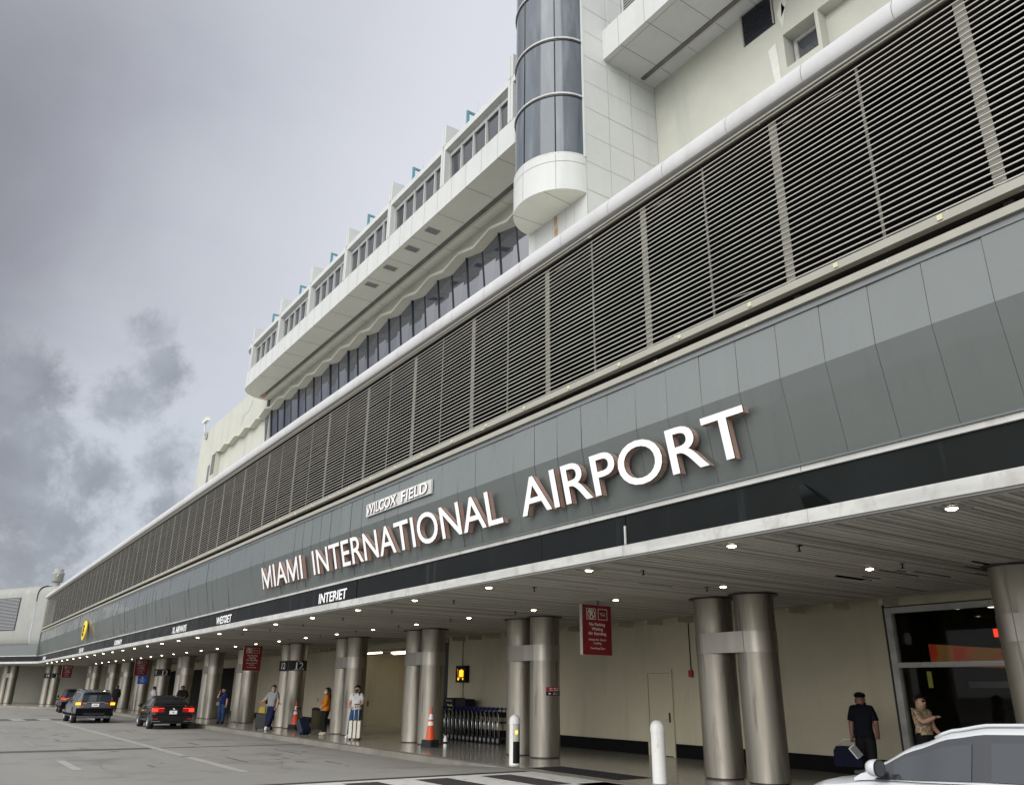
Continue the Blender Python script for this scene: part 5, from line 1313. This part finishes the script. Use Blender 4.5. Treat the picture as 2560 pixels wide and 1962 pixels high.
# woman in orange, looking at her phone, facing left
def handbag(t,J,fwd,rt,up,q): MB().box(-.13,.13,-.19,-.10,.86,1.00,'bag_grey').build('waist_bag',t)
person('woman in orange top and black trousers with white mask, looking at her phone',(-30.55,12.72,PF),R(-38),dict(elR=(-.20,-.05,1.10),wrR=(-.10,-.26,1.17),haR=(-.07,-.32,1.20),elL=(.20,.02,1.09),wrL=(.12,-.16,.98),haL=(.06,-.20,.97),anL=(.10,.06,.085),toL=(.11,-.09,.035),anR=(-.08,-.08,.085),toR=(-.09,-.23,.035),knR=(-.09,-.07,.47)),'skin',
  [('top','orange_top',longtop,.018),('trousers','black_cloth',trous,.012),('shoes','shoe_beige',shoe,.014)],('long','hair'),1.0,1.0,both(mask('mask_white'),phone('haR'),handbag))
# man in grey shirt, leaning with one foot crossed
person('man in grey shirt and navy trousers leaning with crossed feet and white shoes',(-35.05,12.2,PF),R(38),dict(elR=(-.30,-.04,1.13),wrR=(-.40,-.18,1.02),haR=(-.44,-.23,1.00),elL=(.23,.04,1.08),wrL=(.24,-.06,.86),haL=(.23,-.10,.80),knL=(.03,-.07,.47),anL=(-.08,-.12,.10),toL=(-.04,-.24,.05),anR=(-.07,.02,.085),toR=(-.11,-.13,.035)),'skin',
  [('shirt','grey_tee',top_only,.02),('trousers','navy',trous,.014),('shoes','shoe_white',shoe,.016)],('short','hair_brown'),1.05,1.1)
def backpack(t,J,fwd,rt,up,q): MB().prism([(-.15,1.0),(.15,1.0),(.16,1.3),(.10,1.38),(-.10,1.38),(-.16,1.3)],'y',.12,.28,'black_cloth').build('backpack',t)
person('person in dark hood and jacket standing behind the grey shirt man',(-36.1,12.55,PF),R(160),dict(elR=(-.22,-.08,1.10),wrR=(-.2,-.26,1.0),haR=(-.2,-.3,.98)),'skin_dark',
  [('jacket','black_cloth',longtop,.03),('trousers','black_cloth',trous,.014),('shoes','shoe_dark',shoe,.014)],('short','hair'),1.03,1.1,backpack)
def sling(t,J,fwd,rt,up,q): MB().box(-.22,-.06,-.22,-.13,.82,.98,'bag_grey').tube([(-.14,-.15,.98),(-.02,-.155,1.2),(.10,-.07,1.41),(.06,.10,1.36)],.012,'bag_grey',6).build('sling_bag',t)
person('man in dark blue shirt and jeans holding a phone up to his face',(-42.6,12.35,PF),R(50),dict(elR=(-.23,-.10,1.18),wrR=(-.12,-.20,1.40),haR=(-.10,-.20,1.46)),'skin',
  [('shirt','blue_tee',top_only,.018),('trousers','jeans',trous,.013),('shoes','shoe_dark',shoe,.015)],('short','hair'),.98,1.05,both(sling,phone('haR')))
def strap(t,J,fwd,rt,up,q): MB().tube([(.10,-.10,1.38),(.14,.05,1.42),(.06,.17,1.2),(-.05,.16,1.0)],.018,'black_cloth',6).build('strap',t)
person('person in pale lilac jacket seen from behind with a black strap',(-54.9,11.75,PF),R(200),dict(elL=(.25,-.05,1.13),wrL=(.22,-.2,1.02),haL=(.21,-.26,1.0),elR=(-.24,.0,1.1),wrR=(-.24,-.12,.95),haR=(-.24,-.17,.91)),'skin_dark',
  [('jacket','lilac',longtop,.028),('trousers','navy',trous,.014),('shoes','shoe_dark',shoe,.014)],('short','hair'),1.0,1.1,strap)
person('person in black hooded top leaning behind the black saloon roof',(-49.2,12.0,PF),R(70),dict(elL=(.26,-.10,1.16),wrL=(.2,-.3,1.1),haL=(.18,-.36,1.08)),'skin_dark',
  [('hoodie','black_cloth',longtop,.035),('trousers','black_cloth',trous,.014),('shoes','shoe_dark',shoe,.014)],('short','hair'),1.03,1.15)
person('person in dark clothes half hidden behind the grey SUV roof',(-67.5,11.9,PF),R(60),{},'skin_dark',
  [('jacket','black_cloth',longtop,.03),('trousers','black_cloth',trous,.014),('shoes','shoe_dark',shoe,.014)],('short','hair'),1.03,1.1)
# man in flat cap, walking, bag in his hand
def cap(t,J,fwd,rt,up,q):
    c = J['skull']+up*.058*q; b = MB().ball(tuple(c-fwd*.010),.110*q,'polo',14,rz=.066*q,ry=.124*q)
    p = c+fwd*.10*q; b.ball(tuple(p+fwd*.02*q-up*.002),.075*q,'polo',12,rz=.018*q,ry=.07*q); b.build('flat_cap',t)
CAPL = (-10.15,15.45,PF)
person('man in dark polo shirt and flat cap walking past the cream wall with a bag',CAPL,R(30),dict(elR=(-.225,.05,1.08),wrR=(-.235,-.02,.86),haR=(-.235,-.05,.80),elL=(.235,-.02,1.08),wrL=(.25,-.14,.90),haL=(.25,-.20,.85),knL=(.09,-.10,.48),anL=(.09,-.10,.085),toL=(.10,-.25,.035),knR=(-.09,.06,.47),anR=(-.09,.18,.11),toR=(-.10,.06,.04)),'skin_dark',
  [('polo_shirt','polo',lambda r,u,s,z: (r in ('torso','hips') and z > .83) or (r == 'arm' and u < .75),.024),('trousers','black_cloth',trous,.02),('shoes','shoe_dark',shoe,.016)],None,.99,1.06,cap)
t = thing('travel_bag','dark blue travel bag hanging from the hand of the man in the cap','bag',(-10.43,15.24,PF+.30),R(30))
MB().prism([(-.24,0),(.24,0),(.26,.06),(.25,.28),(.20,.36),(-.20,.36),(-.25,.28),(-.26,.06)],'y',-.11,.11,'bag_blue').build('body',t)
MB().tube([(-.14,0,.35),(-.12,0,.44),(-.04,0,.49),(.04,0,.49),(.12,0,.44),(.14,0,.35)],.014,'grey_metal',6).build('handle',t)
t = thing('newspaper','folded white papers held beside the dark blue travel bag','papers',(-10.22,15.16,PF+.56),R(20)); 
for k in range(3): MB().obox((.02*k,-.01*k,.02),((.07,0,-.09),(.0,.006,0),(.05,0,.04)),'bag_grey' if k != 1 else 'sign_white').build('sheet',t)
def specs(t,J,fwd,rt,up,q):
    c = J['skull']+fwd*.098*q; b = MB()
    for s in (-1,1): b.ball(tuple(c+rt*s*.036*q+up*.002),.030*q,'black',10,rz=.022*q,ry=.02*q)
    b.build('sunglasses',t)
    MB().ball((J['haL'].x,J['haL'].y+.0,J['haL'].z-.16),.20,'bag_grey',12,rz=.12,ry=.10).build('shoulder_bag',t)
person('woman in beige patterned top with sunglasses reaching out beside the shop window',(-9.0,15.6,PF),R(78),dict(elR=(-.20,-.18,1.18),wrR=(-.16,-.38,1.26),haR=(-.15,-.45,1.29),elL=(.22,-.02,1.08),wrL=(.18,-.18,.98),haL=(.16,-.24,.96)),'skin',
  [('top','patterned',lambda r,u,s,z: (r in ('torso','hips') and z > .83) or (r == 'arm' and u < .6),.012),('trousers','black_cloth',trous,.014),('shoes','shoe_dark',shoe,.014)],('short','hair'),.97,1.0,specs)
person('person in dark clothes with pale face mask in front of the shop window',(-7.35,15.9,PF),R(20),dict(elR=(-.22,-.06,1.12),wrR=(-.12,-.24,1.06),haR=(-.06,-.28,1.06),elL=(.22,-.06,1.12),wrL=(.14,-.24,1.06),haL=(.08,-.28,1.06)),'skin_dark',
  [('jacket','black_cloth',longtop,.028),('trousers','black_cloth',trous,.014),('shoes','shoe_dark',shoe,.014)],('short','hair'),1.0,1.1,mask('bag_grey'))
t = thing('white_counter','white low counter just behind the shop glass','counter',(-8.2,17.9,PF)); MB().box(-.5,.5,-.25,.25,0,.95,'wall_dim').box(-.55,.55,-.3,.3,.95,1.02,'sign_white').build('top',t)
t = thing('long_bench','dark bench with brown back along the far wall at left','bench',(-96,13.6,PF),AN)
MB().box(-3.5,3.5,-.25,.25,.35,.45,'black').build('seat',t); MB().box(-3.4,3.4,.2,.26,.6,1.0,'brown').build('backrest',t)
for x in (-3,0,3): MB().box(x-.05,x+.05,-.22,.22,0,.35,'black').build('leg',t)
